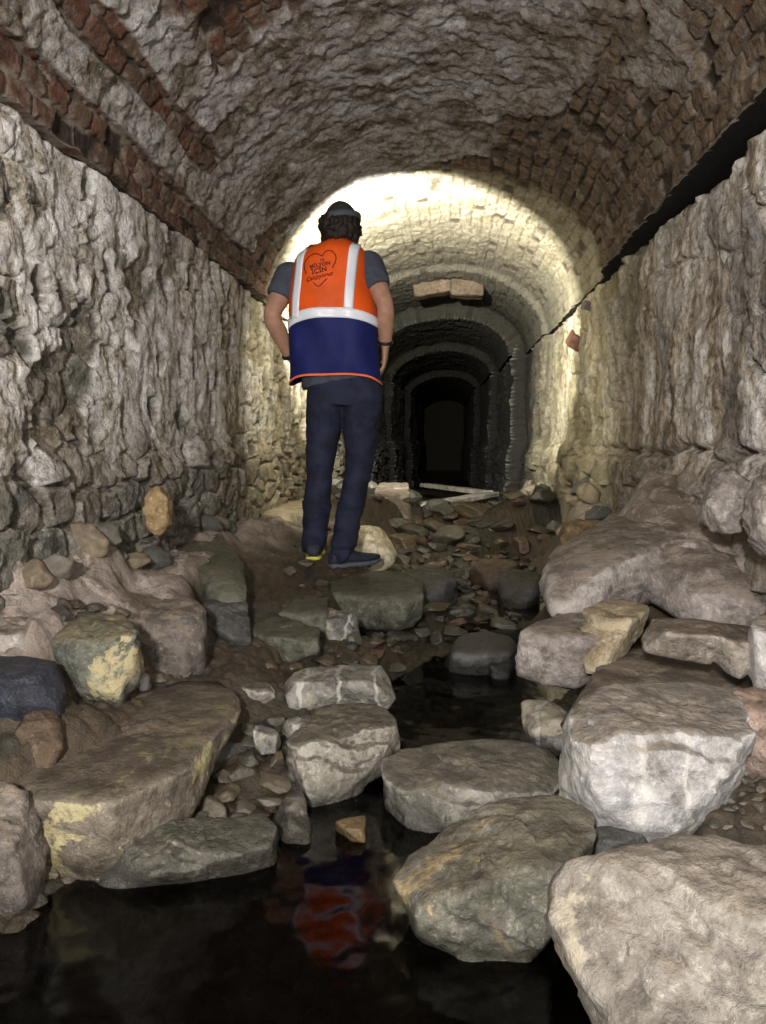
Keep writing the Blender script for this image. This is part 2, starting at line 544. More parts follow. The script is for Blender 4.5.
# ------------------------------------------------------------------ ground
CP = []
def cp(px, py, z): CP.append(atZ(px, py, z))
for a in [(300, 960, -.14), (100, 985, -.14), (400, 1010, -.14), (330, 875, -.10), (480, 705, -.09), (420, 725, -.09), (535, 620, -.04), (500, 690, -.09),
          (560, 690, -.06), (345, 568, .235), (318, 555, .27), (300, 590, .23), (260, 640, .17), (200, 670, .16), (300, 668, .10), (150, 692, .17), (100, 700, .20), (50, 715, .24), (250, 760, .05), (250, 820, .0), (200, 800, .02),
          (100, 872, -.02), (60, 860, .0), (15, 905, .0), (10, 740, .22), (0, 702, .28), (0, 662, .31), (340, 640, .12), (380, 600, .08), (380, 640, .02), (400, 570, .12),
          (0, 612, .42), (0, 545, .57), (50, 580, .46), (100, 548, .51), (200, 534, .43), (230, 525, .385), (95, 612, .37), (140, 598, .35), (160, 582, .37), (190, 560, .39), (30, 622, .40),
          (235, 625, .19), (245, 600, .24), (260, 560, .30), (300, 520, .33), (290, 500, .38), (330, 500, .36),
          (450, 645, .0), (450, 600, .02), (430, 570, .06), (430, 540, .11), (440, 515, .20), (445, 503, .25), (400, 500, .33), (380, 490, .42),
          (535, 570, -.03), (560, 535, .15), (515, 520, .15), (560, 500, .34), (600, 480, .48), (520, 600, -.03),
          (600, 545, .37), (700, 535, .42), (766, 560, .47), (650, 515, .47), (766, 640, .26), (700, 650, .20), (720, 810, .12), (766, 795, .15), (700, 780, .1),
          (600, 720, .0), (640, 660, .12), (560, 860, -.12), (600, 960, -.14), (650, 870, -.02), (766, 900, .05), (850, 700, .25), (500, 640, -.02), (540, 520, .16)]:
    cp(*a)
for p in [(0, .6, -.15), (-.8, .6, -.12), (.6, .5, -.05), (-1.1, .9, .0), (.95, .8, .25), (0, -1, -.1), (0, -2.5, -.1), (-1, -2, 0), (1, -2, .1), (-1.15, 1.3, .15), (-1.17, 1.62, .30),
          (.92, 3.1, .62), (.95, 3.35, .70), (.93, 2.8, .55), (-1.1, 5.5, .42), (.95, 5, .5), (.95, 7, .4), (-1.1, 7.5, .42), (.2, 8.2, .16), (0, 9.5, .0), (0, 14, -.08), (.8, 11, .05), (-.9, 11, .1), (0, 23, -.1), (.7, 6.2, .4), (-.7, 6.2, .40)]:
    CP.append(np.array(p))
CP = np.array(CP)


def ground0(X, Y):
    X = np.asarray(X, float); Y = np.asarray(Y, float)
    num = 0; den = 0
    for c in CP:
        sc = .22 + .06 * max(c[1], 0)
        w = 1.0 / ((((X - c[0]) ** 2 + ((Y - c[1]) * .75) ** 2) / sc ** 2) + .02) ** 2.2
        num = num + w * c[2]; den = den + w
    return num / den


ys = ygrid(.7, 24, .0058)
xs = np.linspace(-1.42, 1.2, 430)
Yg, Xg = np.meshgrid(ys, xs, indexing='ij')
G0 = ground0(Xg, Yg)


def ground_detail(X, Y, G):
    bench = ss(.27, .36, G + .03 * fbm(P3(X * 5, Y * 5, 0), 3, 91)) * (1 - ss(4.5, 5.5, Y))
    f1, f2, cid = voro(X / .055 + .4 * fbm(P3(X * 6, Y * 6, 1), 2, 95), Y / .07, 97)
    peb = ss(.04, .4, f2 - f1) * (.3 + cid)
    f1, f2, cb = voro(X / .22 + .5 * fbm(P3(X * 4, Y * 4, 1), 3, 98), Y / .26, 99)
    slab = ss(.02, .25, f2 - f1) * (.3 + cb)
    d = .012 * peb * (1 - bench) + .022 * slab * bench + .022 * fbm(P3(X * 4, Y * 4, 4), 5, 101) * (.7 + .3 * bench) + .010 * ridged(P3(X * 8, Y * 10, 2), 5, 103) * bench + .022 * (lambda q: (ss(.3, .5, q - np.floor(q)) + np.floor(q)) / 2.5)(fbm(P3(X * 4, Y * 5, 7), 5, 107) * 2.5) * bench + .004 * fbm(P3(X * 40, Y * 40, 4), 3, 105)
    return d, bench, cid


D, bench, cidg = ground_detail(Xg, Yg, G0)
Zg = G0 + D
_xs, _ys, _Z = xs, ys, Zg


def gz(x, y):
    i = int(np.clip(np.searchsorted(_ys, y), 1, len(_ys) - 1)); j = int(np.clip(np.searchsorted(_xs, x), 1, len(_xs) - 1))
    return float(_Z[i - 1:i + 1, j - 1:j + 1].mean())


def ground_mat():
    t = NT('mud_and_mortar')
    bn = t.attr('bench'); cell = t.attr('cell')
    mud = t.mix(t.rng(t.noise(3, 6, .65), .38, .62), (.07, .05, .032), (.045, .04, .03))
    mud = t.mix(t.rng(t.noise(14, 5, .7), .45, .7, 0, .6), mud, (.12, .088, .055))
    mud = t.mix(t.rng(t.noise(50, 4, .75), .60, .7, 0, .5), mud, (.18, .15, .11))
    b = t.mix(t.rng(t.noise(3.5, 8, .7, dist=.5), .44, .58), (.32, .265, .235), (.17, .135, .105))
    b = t.mix(t.rng(t.noise(10, 8, .75, dist=.5), .51, .58, 0, .75), b, (.46, .40, .36))
    b = t.mix(t.rng(t.noise(28, 6, .78), .54, .62, 0, .5), b, (.10, .08, .06))
    b = t.mix(t.rng(t.noise(6, 6, .7, dist=.4), .56, .68, 0, .75), b, (.085, .068, .05))
    c = t.mix(bn, mud, b)
    w = wetmask(t, .02, .16)
    c = t.mix(t.math('MULTIPLY', w, .6), c, (.016, .014, .01))
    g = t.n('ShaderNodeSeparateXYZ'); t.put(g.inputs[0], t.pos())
    c = t.mix(t.rng(g.outputs[1], 4.0, 7.5), c, (.016, .013, .009))  # floor colour darkened up the tunnel in place of fading lamplight
    pt = t.n('ShaderNodeNewGeometry').outputs['Pointiness']  # shade painted into the dips of the ground
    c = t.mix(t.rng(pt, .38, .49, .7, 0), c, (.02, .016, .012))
    t.bump(t.math('ADD', t.noise(22, 8, .7), t.math('MULTIPLY', t.noise(90, 4, .7), .4)), .8, .018)
    r = t.math('SUBTRACT', .62, t.math('MULTIPLY', w, .3))
    return t.fin(c, r, .4)


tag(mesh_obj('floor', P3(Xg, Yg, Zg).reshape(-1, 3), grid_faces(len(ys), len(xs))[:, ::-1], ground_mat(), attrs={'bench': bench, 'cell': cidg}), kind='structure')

# water: a still dark sheet with faint ripples
xs_w = np.linspace(-1.0, .78, 120); ys_w = np.linspace(-2.4, 5.4, 330)
Yw, Xw = np.meshgrid(ys_w, xs_w, indexing='ij')
Zw = .0006 * fbm(P3(Xw * 5, Yw * 5, 0), 3, 111) + .02 * ss(3.0, 4.6, Yw)
t = NT('dark_stream_water')
t.t.nodes.remove(t.b)
gl = t.n('ShaderNodeBsdfGlossy'); gl.inputs['Roughness'].default_value = .09; gl.inputs['Color'].default_value = (1, 1, 1, 1)
tr = t.n('ShaderNodeBsdfTransparent'); tr.inputs['Color'].default_value = (.42, .35, .22, 1)
fr = t.n('ShaderNodeFresnel'); fr.inputs['IOR'].default_value = 1.33
bp = t.n('ShaderNodeBump'); bp.inputs['Strength'].default_value = .45; bp.inputs['Distance'].default_value = .01
t.put(bp.inputs['Height'], t.noise(7, 2, .5))
t.t.links.new(bp.outputs[0], gl.inputs['Normal']); t.t.links.new(bp.outputs[0], fr.inputs['Normal'])
mx = t.n('ShaderNodeMixShader')
t.t.links.new(fr.outputs[0], mx.inputs[0]); t.t.links.new(tr.outputs[0], mx.inputs[1]); t.t.links.new(gl.outputs[0], mx.inputs[2])
t.t.links.new(mx.outputs[0], t.out.inputs[0])
wo = mesh_obj('stream_water', P3(Xw, Yw, Zw).reshape(-1, 3), grid_faces(len(ys_w), len(xs_w))[:, ::-1], t.m)
tag(wo, 'still dark stream water pooled between the boulders', 'water', kind='stuff')

# ------------------------------------------------------------------ boulders
def rock(name, label, poly, zb, zt, mat, sub=5, front=.5, back=.7, seed=0, topclip=None, rough=1.0, p=2.7, nplanes=5, cat='rock', crack=1.0, group=None, dt=None, frontclip=True, rf=.42, kkf=30.0):
    """solid boulder. poly: its outline; zb / zt: heights of its front foot and its rear crest"""
    poly = np.array(poly, float)
    r_ = np.random.default_rng(seed * 13 + 5)
    ib = int(np.argmax(poly[:, 1])); it = int(np.argmin(poly[:, 1]))
    Pb = atZ(*poly[ib], zb)
    if rf is not None and dt is None:
        yb, yt = poly[ib][1], poly[it][1]
        zt = float(atY(poly[ib][0], yt + (yb - yt) * rf, Pb[1])[2])
    if dt is None: Pt = atZ(*poly[it], zt)
    else: Pt = atY(*poly[it], Pb[1] + dt)
    if Pt[1] < Pb[1] + .05: Pt = atY(*poly[it], Pb[1] + .06)
    d = Pt - Pb
    e2 = np.array([0, d[1], d[2]]); e2 /= np.linalg.norm(e2)
    e1 = np.array([1., 0, 0]); n = np.cross(e1, e2)  # x cross (0,y,z) -> (0,-z,y)
    if n[1] > 0: n = -n
    pts = []
    for q in poly:
        dr = ray(*q); o = np.array([0, 0, CAMZ])
        k = np.dot(Pb - o, n) / np.dot(dr, n)
        pts.append(o + dr * k)
    pts = np.array(pts)
    L2 = np.stack([(pts - Pb) @ e1, (pts - Pb) @ e2], -1)
    # area centroid
    x, y = L2[:, 0], L2[:, 1]; x1, y1 = np.roll(x, -1), np.roll(y, -1)
    cr = x * y1 - x1 * y; A = cr.sum() / 2
    cx, cy = ((x + x1) * cr).sum() / (6 * A), ((y + y1) * cr).sum() / (6 * A)
    C = Pb + e1 * cx + e2 * cy
    Q = L2 - [cx, cy]
    size = math.sqrt(abs(A))
    # radius table
    TA = np.linspace(-math.pi, math.pi, 721)
    dirs = np.stack([np.cos(TA), np.sin(TA)], -1)
    R = np.zeros(len(TA))
    for i in range(len(Q)):
        a, b = Q[i], Q[(i + 1) % len(Q)]
        ab = b - a
        det = dirs[:, 0] * (-ab[1]) + ab[0] * dirs[:, 1]
        det = np.where(np.abs(det) < 1e-9, 1e-9, det)
        tt = (a[0] * (-ab[1]) + ab[0] * a[1]) / det
        uu = (dirs[:, 0] * a[1] - dirs[:, 1] * a[0]) / det
        ok = (tt > 0) & (uu >= -1e-6) & (uu <= 1 + 1e-6)
        R = np.where(ok, np.maximum(R, tt), R)
    R = np.where(R <= 0, size * .5, R)
    k = np.ones(9) / 9
    R = np.convolve(np.concatenate([R[-5:-1], R, R[1:5]]), k, 'valid')
    V, Fc = ico(sub)
    thv = np.arctan2(V[:, 1], V[:, 0]); ci = np.hypot(V[:, 0], V[:, 1]); si = V[:, 2]
    Rt = np.interp(thv, TA, R)
    T = np.where(si > 0, (front if rf is None else front + .35) * size, back * size)
    rho = ((ci / Rt) ** p + (np.abs(si) / T) ** p) ** (-1 / p)
    W = e1 * V[:, :1] + e2 * V[:, 1:2] + n * V[:, 2:3]  # unit directions in world
    # flat broken faces
    planes = []
    zt_c = (topclip if topclip is not None else max(.06 * size, Pt[2] - C[2]))
    nt = np.array([r_.uniform(-.06, .06), r_.uniform(-.10, .0), 1.0]); nt /= np.linalg.norm(nt)
    planes.append((nt, zt_c * 1.0))
    if frontclip:
        nf = np.array([r_.uniform(-.2, .2), -1.0, r_.uniform(.05, .35)]); nf /= np.linalg.norm(nf)
        planes.append((nf, max(.16 * size, (C[1] - Pb[1]) * 1.0)))
    for _ in range(nplanes):
        v = r_.normal(size=3); v /= np.linalg.norm(v)
        v = v * .65 + n * (.75 if r_.random() < .75 else -.6); v /= np.linalg.norm(v)
        a_, b_ = v @ e1, v @ e2
        inc = math.hypot(a_, b_)
        planes.append((v, max(size * r_.uniform(.32, .50), .93 * inc * float(np.interp(math.atan2(b_, a_), TA, R)) + .10 * size * (1 - inc))))
    rr = rho
    for (pn, h) in planes:
        dp = W @ pn
        lim = np.where(dp > .02, h / np.maximum(dp, .02), 99)
        kk = kkf / size
        # smooth minimum
        hh = np.clip(.5 + .5 * (lim - rr) * kk * .5, 0, 1)
        rr = lim * (1 - hh) + rr * hh - hh * (1 - hh) / kk * .9
    P = C + W * rr[:, None]
    f = 1 / size
    s3 = seed * 3.7
    dd = (.035 * size * fbm(P * f * 2.0 + s3, 5, seed) + .03 * size * crack * np.minimum(0, ridged(P * f * 2.0 + s3 + 4, 3, seed + 5) - .15) * 1.0
          + .006 * rough * ridged(P * 11 + s3, 5, seed + 9) * min(1, size / .15) + .004 * rough * fbm(P * 60, 4, seed + 2))
    # layered chips
    lay = (P @ np.array([.25, .35, .9])) / (.05 + .05 * size) + 1.2 * fbm(P * 4, 3, seed + 12)
    dd = dd + .007 * rough * min(1, size / .2) * (ss(.3, .5, lay - np.floor(lay)) - .5)
    edge = np.clip(.35 + np.abs(si) * 1.2, 0, 1)
    P = P + W * (dd * edge)[:, None]
    o = mesh_obj(name, P, Fc, mat, origin=C)
    tag(o, label, cat, group)
    return o


M = {}
M['slab'] = rock_mat('slab_brown_grey', (0.134, 0.111, 0.084), (0.202, 0.175, 0.138), mud=(0.057, 0.045, 0.030), mudamt=.75, patch=(0.417, 0.363, 0.202), patchamt=.35, mudz=.5, pscale=6)
M['wetgrey'] = rock_mat('wet_grey_stone', (0.086, 0.080, 0.066), (0.137, 0.129, 0.106), mud=(0.045, 0.041, 0.031), mudamt=.5, patch=(0.286, 0.257, 0.206), patchamt=.2, wet=.7)
M['marble'] = rock_mat('veined_grey_stone', (0.121, 0.121, 0.115), (0.254, 0.242, 0.218), mud=(0.060, 0.055, 0.042), mudamt=.4, patch=(0.375, 0.339, 0.254), patchamt=.6, vein=.6, mudz=.75)
M['pale'] = rock_mat('brown_topped_stone', (0.181, 0.163, 0.133), (0.278, 0.260, 0.223), mud=(0.057, 0.049, 0.034), mudamt=.85, patch=(0.363, 0.344, 0.302), patchamt=.4, mudz=.42)
M['grey'] = rock_mat('round_grey_boulder', (0.157, 0.151, 0.130), (0.254, 0.242, 0.212), mud=(0.064, 0.055, 0.039), mudamt=.8, patch=(0.351, 0.333, 0.291), patchamt=.3, mudz=.5)
M['olive'] = rock_mat('olive_boulder', (0.105, 0.102, 0.079), (0.177, 0.167, 0.134), mud=(0.062, 0.052, 0.033), mudamt=.55, patch=(0.328, 0.249, 0.131), patchamt=.2, wet=.35, mudz=.62)
M['white'] = rock_mat('white_grey_block', (0.335, 0.332, 0.335), (0.495, 0.479, 0.471), mud=(0.136, 0.112, 0.084), mudamt=.8, vein=.5, mudz=.62, mottle=.6)
M['fore'] = rock_mat('warm_grey_block', (0.208, 0.187, 0.164), (0.291, 0.265, 0.229), mud=(0.114, 0.094, 0.073), mudamt=.7, patch=(0.365, 0.323, 0.250), patchamt=.25, mudz=.75, mottle=.7)
M['pink'] = rock_mat('pinkish_ledge', (0.254, 0.223, 0.208), (0.363, 0.333, 0.314), mud=(0.145, 0.118, 0.094), mudamt=.8, mudz=.6, mottle=.8)
M['brown'] = rock_mat('muddy_slab', (0.200, 0.170, 0.139), (0.291, 0.260, 0.223), mud=(0.102, 0.081, 0.060), mudamt=.9, mudz=.45, mottle=.9)
M['cream'] = rock_mat('cream_stone', (0.282, 0.228, 0.148), (0.417, 0.363, 0.255), mud=(0.202, 0.148, 0.087), mudamt=.4)
M['dark'] = rock_mat('dark_smooth_stone', (0.054, 0.054, 0.052), (0.092, 0.092, 0.088), mud=(0.058, 0.054, 0.046), mudamt=.4, wet=.6, mottle=.5)
M['green'] = rock_mat('green_grey_stone', (0.078, 0.082, 0.060), (0.136, 0.136, 0.103), mud=(0.064, 0.054, 0.036), mudamt=.6, wet=.3)
M['yellow'] = rock_mat('lichen_stone', (0.108, 0.114, 0.093), (0.171, 0.171, 0.136), mud=(0.157, 0.129, 0.071), mudamt=.5, patch=(0.428, 0.371, 0.214), patchamt=.7)
M['ochre'] = rock_mat('ochre_stone', (0.236, 0.157, 0.071), (0.322, 0.236, 0.122), mud=(0.214, 0.143, 0.071), mudamt=.3)
M['navy'] = rock_mat('dark_blue_stone', (0.015, 0.019, 0.034), (0.034, 0.039, 0.058), mud=(0.020, 0.022, 0.027), mudamt=.4, wet=.6)
M['mauve'] = rock_mat('greyish_brown_stone', (0.108, 0.093, 0.082), (0.178, 0.154, 0.136), mud=(0.143, 0.118, 0.093), mudamt=.8, mudz=.6)
M['redbrown'] = rock_mat('reddish_stone', (0.257, 0.165, 0.129), (0.393, 0.300, 0.257), mud=(0.157, 0.114, 0.086), mudamt=.6)
M['umber'] = rock_mat('umber_stone', (0.060, 0.039, 0.023), (0.093, 0.064, 0.039), mud=(0.057, 0.039, 0.025), mudamt=.4, wet=.3)

rock('boulder', 'long brown flat-topped slab with yellow patches on its broken front end', [(25, 798), (28, 770), (51, 743), (78, 719), (137, 700), (188, 683), (219, 686), (239, 700), (243, 719), (219, 755), (192, 800), (176, 812), (137, 838), (114, 852), (90, 855), (59, 849), (27, 836)], .06, .30, M['slab'], 6, front=.42, seed=1, rf=0.66, nplanes=4)
rock('boulder', 'low wet grey rock lying in the water below the long brown slab', [(70, 896), (84, 880), (110, 862), (150, 840), (185, 826), (235, 822), (262, 813), (276, 826), (273, 858), (245, 870), (190, 884), (120, 896)], -.02, .13, M['wetgrey'], 6, front=.35, seed=2, rf=0.5)
rock('boulder', 'grey rock with cream patches and white veins above the wedge-shaped stone', [(283, 681), (308, 672), (340, 669), (375, 666), (388, 674), (398, 692), (385, 706), (347, 703), (289, 713)], .08, .22, M['marble'], 5, seed=3, rf=0.3, front=.4)
rock('boulder', 'brown-topped wedge-shaped rock with pale lower tip beside the dark pool', [(308, 733), (322, 714), (363, 703), (387, 715), (399, 739), (382, 763), (347, 792), (310, 809), (299, 790), (289, 767)], -.0, .20, M['pale'], 6, seed=4, rf=0.42, front=.4)
rock('boulder', 'wide grey boulder with brown flat top standing in midstream', [(383, 790), (384, 770), (400, 757), (438, 747), (485, 740), (524, 744), (556, 756), (566, 780), (550, 812), (500, 825), (455, 838), (430, 843), (407, 836), (387, 806)], -.03, .20, M['grey'], 6, seed=5, kkf=20, rf=0.45, front=.42)
rock('boulder', 'large olive boulder with rusty stains and a wet foot in the water', [(393, 879), (399, 866), (434, 843), (470, 818), (510, 799), (550, 797), (575, 800), (589, 820), (591, 852), (570, 900), (548, 943), (529, 970), (503, 981), (466, 968), (440, 955), (418, 943), (408, 914)], -.04, .235, M['olive'], 6, seed=6, kkf=18, rf=0.36, front=.42, nplanes=6)
rock('boulder', 'large white-grey veined block with a muddy top', [(564, 742), (572, 722), (600, 700), (640, 684), (690, 682), (724, 692), (738, 722), (745, 775), (717, 812), (690, 830), (672, 841), (640, 838), (599, 826), (583, 808), (564, 775)], .09, .3, M['white'], 6, seed=7, rf=0.36, front=.45, nplanes=4)
rock('boulder', 'biggest warm grey block, cut off by the frame beneath the white-grey block', [(546, 916), (552, 880), (568, 861), (600, 853), (640, 846), (685, 836), (717, 834), (740, 846), (800, 850), (900, 880), (930, 1000), (880, 1130), (740, 1160), (640, 1110), (595, 1024), (575, 980)], -.05, .30, M['fore'], 6, seed=8, rf=0.27, front=.36, nplanes=4, back=.5)
rock('flat_stone', 'thin grey slab edge sticking out over the pool', [(511, 703), (540, 700), (568, 712), (580, 735), (562, 752), (530, 741)], .02, .12, M['marble'], 4, seed=9, rf=0.35, front=.3)
rock('flat_stone', 'broad muddy slab lying between the white-grey block and the ledge', [(543, 703), (583, 685), (634, 650), (660, 652), (700, 660), (735, 676), (748, 700), (700, 712), (640, 706), (600, 716), (568, 735)], .14, .34, M['brown'], 5, seed=10, rf=0.6, front=.3, back=.15)
rock('flat_stone', 'pointed grey slab with its tip over the stream', [(514, 669), (536, 646), (566, 620), (599, 601), (632, 600), (630, 640), (600, 672), (578, 683), (544, 680)], .16, .33, M['pink'], 5, seed=11, frontclip=False, nplanes=0, p=3.2, kkf=16, rf=0.4, front=.3, back=.15)
rock('boulder', 'cream-fronted brown rock wedged over the pointed grey slab', [(578, 645), (583, 622), (602, 606), (630, 599), (654, 606), (642, 632), (628, 652), (600, 671), (584, 680)], .20, .37, M['cream'], 5, seed=12, back=.1, kkf=12, p=2.3, rf=0.35, front=.45)
rock('flat_stone', 'thin brown slab tucked under the long pale ledge', [(638, 634), (654, 618), (701, 616), (748, 626), (790, 640), (780, 662), (740, 676), (717, 656), (677, 656), (642, 648)], .30, .38, M['brown'], 5, seed=13, topclip=.03, rf=0.35, front=.3, back=.15)
rock('rock_ledge', 'long pale lumpy ledge running along the foot of the streaked wall', [(541, 588), (550, 566), (576, 551), (610, 532), (650, 514), (710, 508), (790, 530), (850, 560), (860, 640), (800, 640), (736, 628), (681, 616), (658, 600), (632, 586), (600, 604), (572, 622), (548, 614)], .27, .54, M['pink'], 6, seed=14, rf=None, front=.15, back=.07, crack=2.2, rough=2.2, nplanes=7, cat='ledge')
rock('boulder', 'pinkish rock with a broken face, half out of frame above the gravel', [(724, 722), (732, 700), (760, 684), (800, 690), (815, 740), (790, 765), (755, 760), (736, 747)], .18, .33, M['redbrown'], 5, seed=15, rf=0.4)
rock('boulder', 'chalky angular rock at the frame edge under the ledge', [(748, 640), (758, 618), (800, 610), (815, 650), (790, 672), (757, 662)], .34, .44, M['white'], 4, seed=16)
rock('boulder', 'smooth dark grey boulder at the head of the pool', [(444, 655), (460, 636), (485, 631), (505, 638), (522, 650), (518, 664), (500, 672), (470, 675), (450, 670)], -.0, .12, M['dark'], 5, seed=17, kkf=9, p=2.1, rf=0.5, rough=.4)
rock('stone', 'small round dark stone leaning on the smooth dark boulder', [(488, 672), (492, 659), (504, 656), (513, 668), (508, 681), (494, 682)], -.01, .06, M['dark'], 4, seed=18, rough=.4)
M['lamplit'] = rock_mat('lamplit_cream_stone', (.62, .52, .34), (.85, .76, .55), mud=(.45, .36, .22), mudamt=.3)  # cream stone with the headlamp's light put into its colour
rock('boulder', 'bright cream boulder just behind the right shoe', [(326, 540), (345, 528), (366, 526), (386, 535), (398, 550), (394, 563), (376, 572), (345, 570), (328, 560)], .14, .36, M['lamplit'], 5, seed=19, p=2.1, frontclip=False, nplanes=2, rf=None, rough=.6, front=.35, back=.35)
rock('boulder', 'green-grey rock with a yellow lichen crust under the bench edge', [(55, 640), (68, 625), (95, 615), (125, 622), (141, 645), (139, 660), (114, 684), (78, 682), (57, 670)], .27, .40, M['yellow'], 5, seed=21, kkf=11, p=2.2, rf=0.35)
rock('boulder', 'rounded grey-brown rock next to the lichen-crusted rock', [(130, 612), (145, 598), (170, 594), (193, 606), (207, 627), (203, 650), (180, 663), (158, 664), (138, 648)], .22, .40, M['mauve'], 5, seed=22, kkf=9, p=2.1, rf=0.4)
rock('boulder', 'small dark block at the end of the mortared bench', [(204, 606), (217, 598), (238, 598), (249, 614), (251, 640), (232, 642), (210, 636)], .19, .32, M['dark'], 5, seed=23, kkf=16, rf=0.3)
rock('boulder', 'green-grey slab leaning at the corner of the bench', [(161, 535), (180, 528), (200, 529), (222, 543), (243, 567), (247, 594), (232, 599), (210, 590), (185, 565)], .32, .46, M['green'], 5, seed=24, kkf=14, rf=0.6)
rock('boulder', 'shiny dark blue rock at the frame edge', [(-25, 668), (0, 656), (30, 656), (55, 662), (63, 682), (55, 704), (30, 710), (-10, 712)], .27, .36, M['navy'], 5, seed=25, rf=0.4, rough=.5)
rock('boulder', 'upright rounded umber rock beside the long brown slab', [(12, 745), (14, 718), (28, 704), (48, 703), (62, 722), (64, 748), (48, 768), (26, 768)], .17, .26, M['umber'], 5, seed=26, kkf=9, p=2.1, rf=0.3, rough=.4)
rock('boulder', 'tall muddy rock standing at the frame edge over the water', [(-40, 800), (-20, 780), (5, 778), (24, 792), (30, 840), (30, 905), (15, 918), (-30, 905)], .0, .24, M['mauve'], 5, seed=27, rf=0.2, front=.35)
rock('boulder', 'pinkish grey rock with a mortar cap above the dark blue rock', [(-30, 640), (-10, 618), (25, 612), (52, 622), (58, 645), (40, 658), (0, 661), (-25, 657)], .33, .46, M['pink'], 5, seed=28, kkf=14, rf=0.4)
rock('flat_stone', 'flat green-grey stone in the mud nearest below the left shoe', [(248, 622), (262, 614), (290, 624), (320, 640), (320, 661), (296, 657), (258, 648), (248, 640)], .13, .20, M['green'], 5, seed=29, rf=0.55, back=.4)
rock('flat_stone', 'flat stone set in the mud above the other green-grey stone', [(250, 604), (270, 594), (300, 592), (328, 602), (326, 622), (300, 624), (262, 616)], .185, .235, M['green'], 5, seed=30, rf=0.7, back=.4)
rock('boulder', 'bluish grey rock with a white vein beside the flat stones', [(320, 612), (335, 604), (348, 612), (359, 630), (352, 648), (330, 646), (320, 632)], .10, .19, M['marble'], 4, seed=31)
rock('flat_stone', 'long flat green stone directly below the right shoe', [(318, 586), (345, 576), (385, 574), (420, 582), (424, 600), (405, 606), (360, 602), (328, 598)], .17, .225, M['green'], 5, seed=32, rf=0.7, back=.4)
rock('boulder', 'dark slate rock at the edge of the stream cobbles', [(396, 590), (402, 572), (425, 566), (452, 576), (458, 592), (440, 603), (410, 604)], .07, .15, M['dark'], 4, seed=33)
rock('stone', 'three-cornered ochre stone in the shallow water', [(334, 826), (350, 819), (366, 815), (366, 853), (350, 842)], -.02, .05, M['ochre'], 4, seed=34, rough=.5, nplanes=1)
rock('stone', 'angular brown stone standing on end at the water line', [(273, 816), (286, 800), (302, 789), (311, 826), (311, 849), (295, 852), (276, 838)], -.02, .10, M['wetgrey'], 4, seed=35)
rock('stone', 'bluish grey rounded stone in the rubble beside the long brown slab', [(256, 728), (270, 724), (280, 738), (276, 754), (262, 756), (254, 742)], .07, .14, M['marble'], 4, seed=36, rough=.5)
rock('stone', 'oval striped stone in the rubble under the veined rock', [(284, 726), (298, 716), (310, 720), (309, 732), (294, 738), (285, 735)], .08, .13, M['marble'], 4, seed=37, rough=.5)
rock('stone', 'small glistening black stone in front of the olive boulder', [(376, 880), (388, 866), (406, 864), (408, 878), (396, 892), (380, 890)], -.03, .03, M['dark'], 4, seed=38)
rock('flat_stone', 'thin grey stone squeezed between the olive boulder and the white-grey block', [(590, 828), (610, 826), (646, 838), (652, 846), (625, 852), (598, 854)], .09, .14, M['dark'], 4, seed=39)
rock('boulder', 'rusty orange boulder at the far end of the long pale ledge', [(558, 548), (562, 530), (580, 518), (600, 522), (604, 540), (590, 556), (568, 560)], .26, .42, M['ochre'], 5, seed=41, kkf=10, p=2.2, rf=None, front=.4)
rock('boulder', 'round grey footing boulder of the streaked wall, half out of frame', [(750, 500), (756, 478), (785, 470), (810, 500), (805, 545), (775, 552), (755, 532)], .565, .70, M['pink'], 5, seed=42, rf=None, dt=.12)
rock('boulder', 'large squarish footing boulder of the streaked wall beside the earth heap', [(704, 505), (712, 476), (735, 466), (750, 480), (750, 518), (736, 538), (712, 532)], .565, .72, M['pink'], 5, seed=43, rf=None, dt=.12)
rock('stone', 'ochre stone set upright at the foot of the whitewashed wall', [(144, 512), (150, 492), (160, 486), (170, 502), (168, 524), (156, 535), (146, 528)], .53, .60, M['ochre'], 4, seed=44, rf=None, dt=.05)
rock('boulder', 'yellowish lichen stone across the stream near the planks', [(486, 530), (492, 520), (504, 519), (510, 528), (504, 538), (490, 538)], .13, .22, M['yellow'], 4, seed=45)
rock('boulder', 'grey jagged boulder just beyond the person beside the dark opening', [(374, 500), (384, 484), (398, 480), (408, 492), (412, 510), (396, 520), (376, 516)], .28, .44, M['mauve'], 5, seed=46, rf=None)
rock('boulder', 'rough tan rock outcrop at the wall foot behind the left leg', [(256, 512), (270, 498), (292, 494), (308, 502), (308, 524), (285, 532), (262, 528)], .31, .42, M['cream'], 5, seed=47, kkf=12, p=2.2, rf=None, front=.4)
rock('stone', 'narrow pale splinter of stone beside the long brown slab', [(140, 690), (138, 672), (144, 666), (150, 680), (146, 704), (141, 702)], .15, .20, M['white'], 3, seed=48)
rock('stone', 'flat brown stone with white specks between the veined rock and the bench', [(228, 690), (246, 680), (268, 684), (280, 694), (262, 700), (236, 698)], .12, .16, M['pale'], 4, seed=49)
rock('boulder', 'dark rock inside the stream just below the long pale ledge', [(498, 590), (506, 576), (525, 570), (540, 582), (538, 602), (520, 612), (502, 606)], .0, .12, M['dark'], 4, seed=50)
rock('boulder', 'brown grey stone with a sloping top in the middle of the stream', [(470, 574), (482, 560), (505, 558), (520, 568), (512, 582), (488, 586)], .05, .14, M['umber'], 4, seed=51)

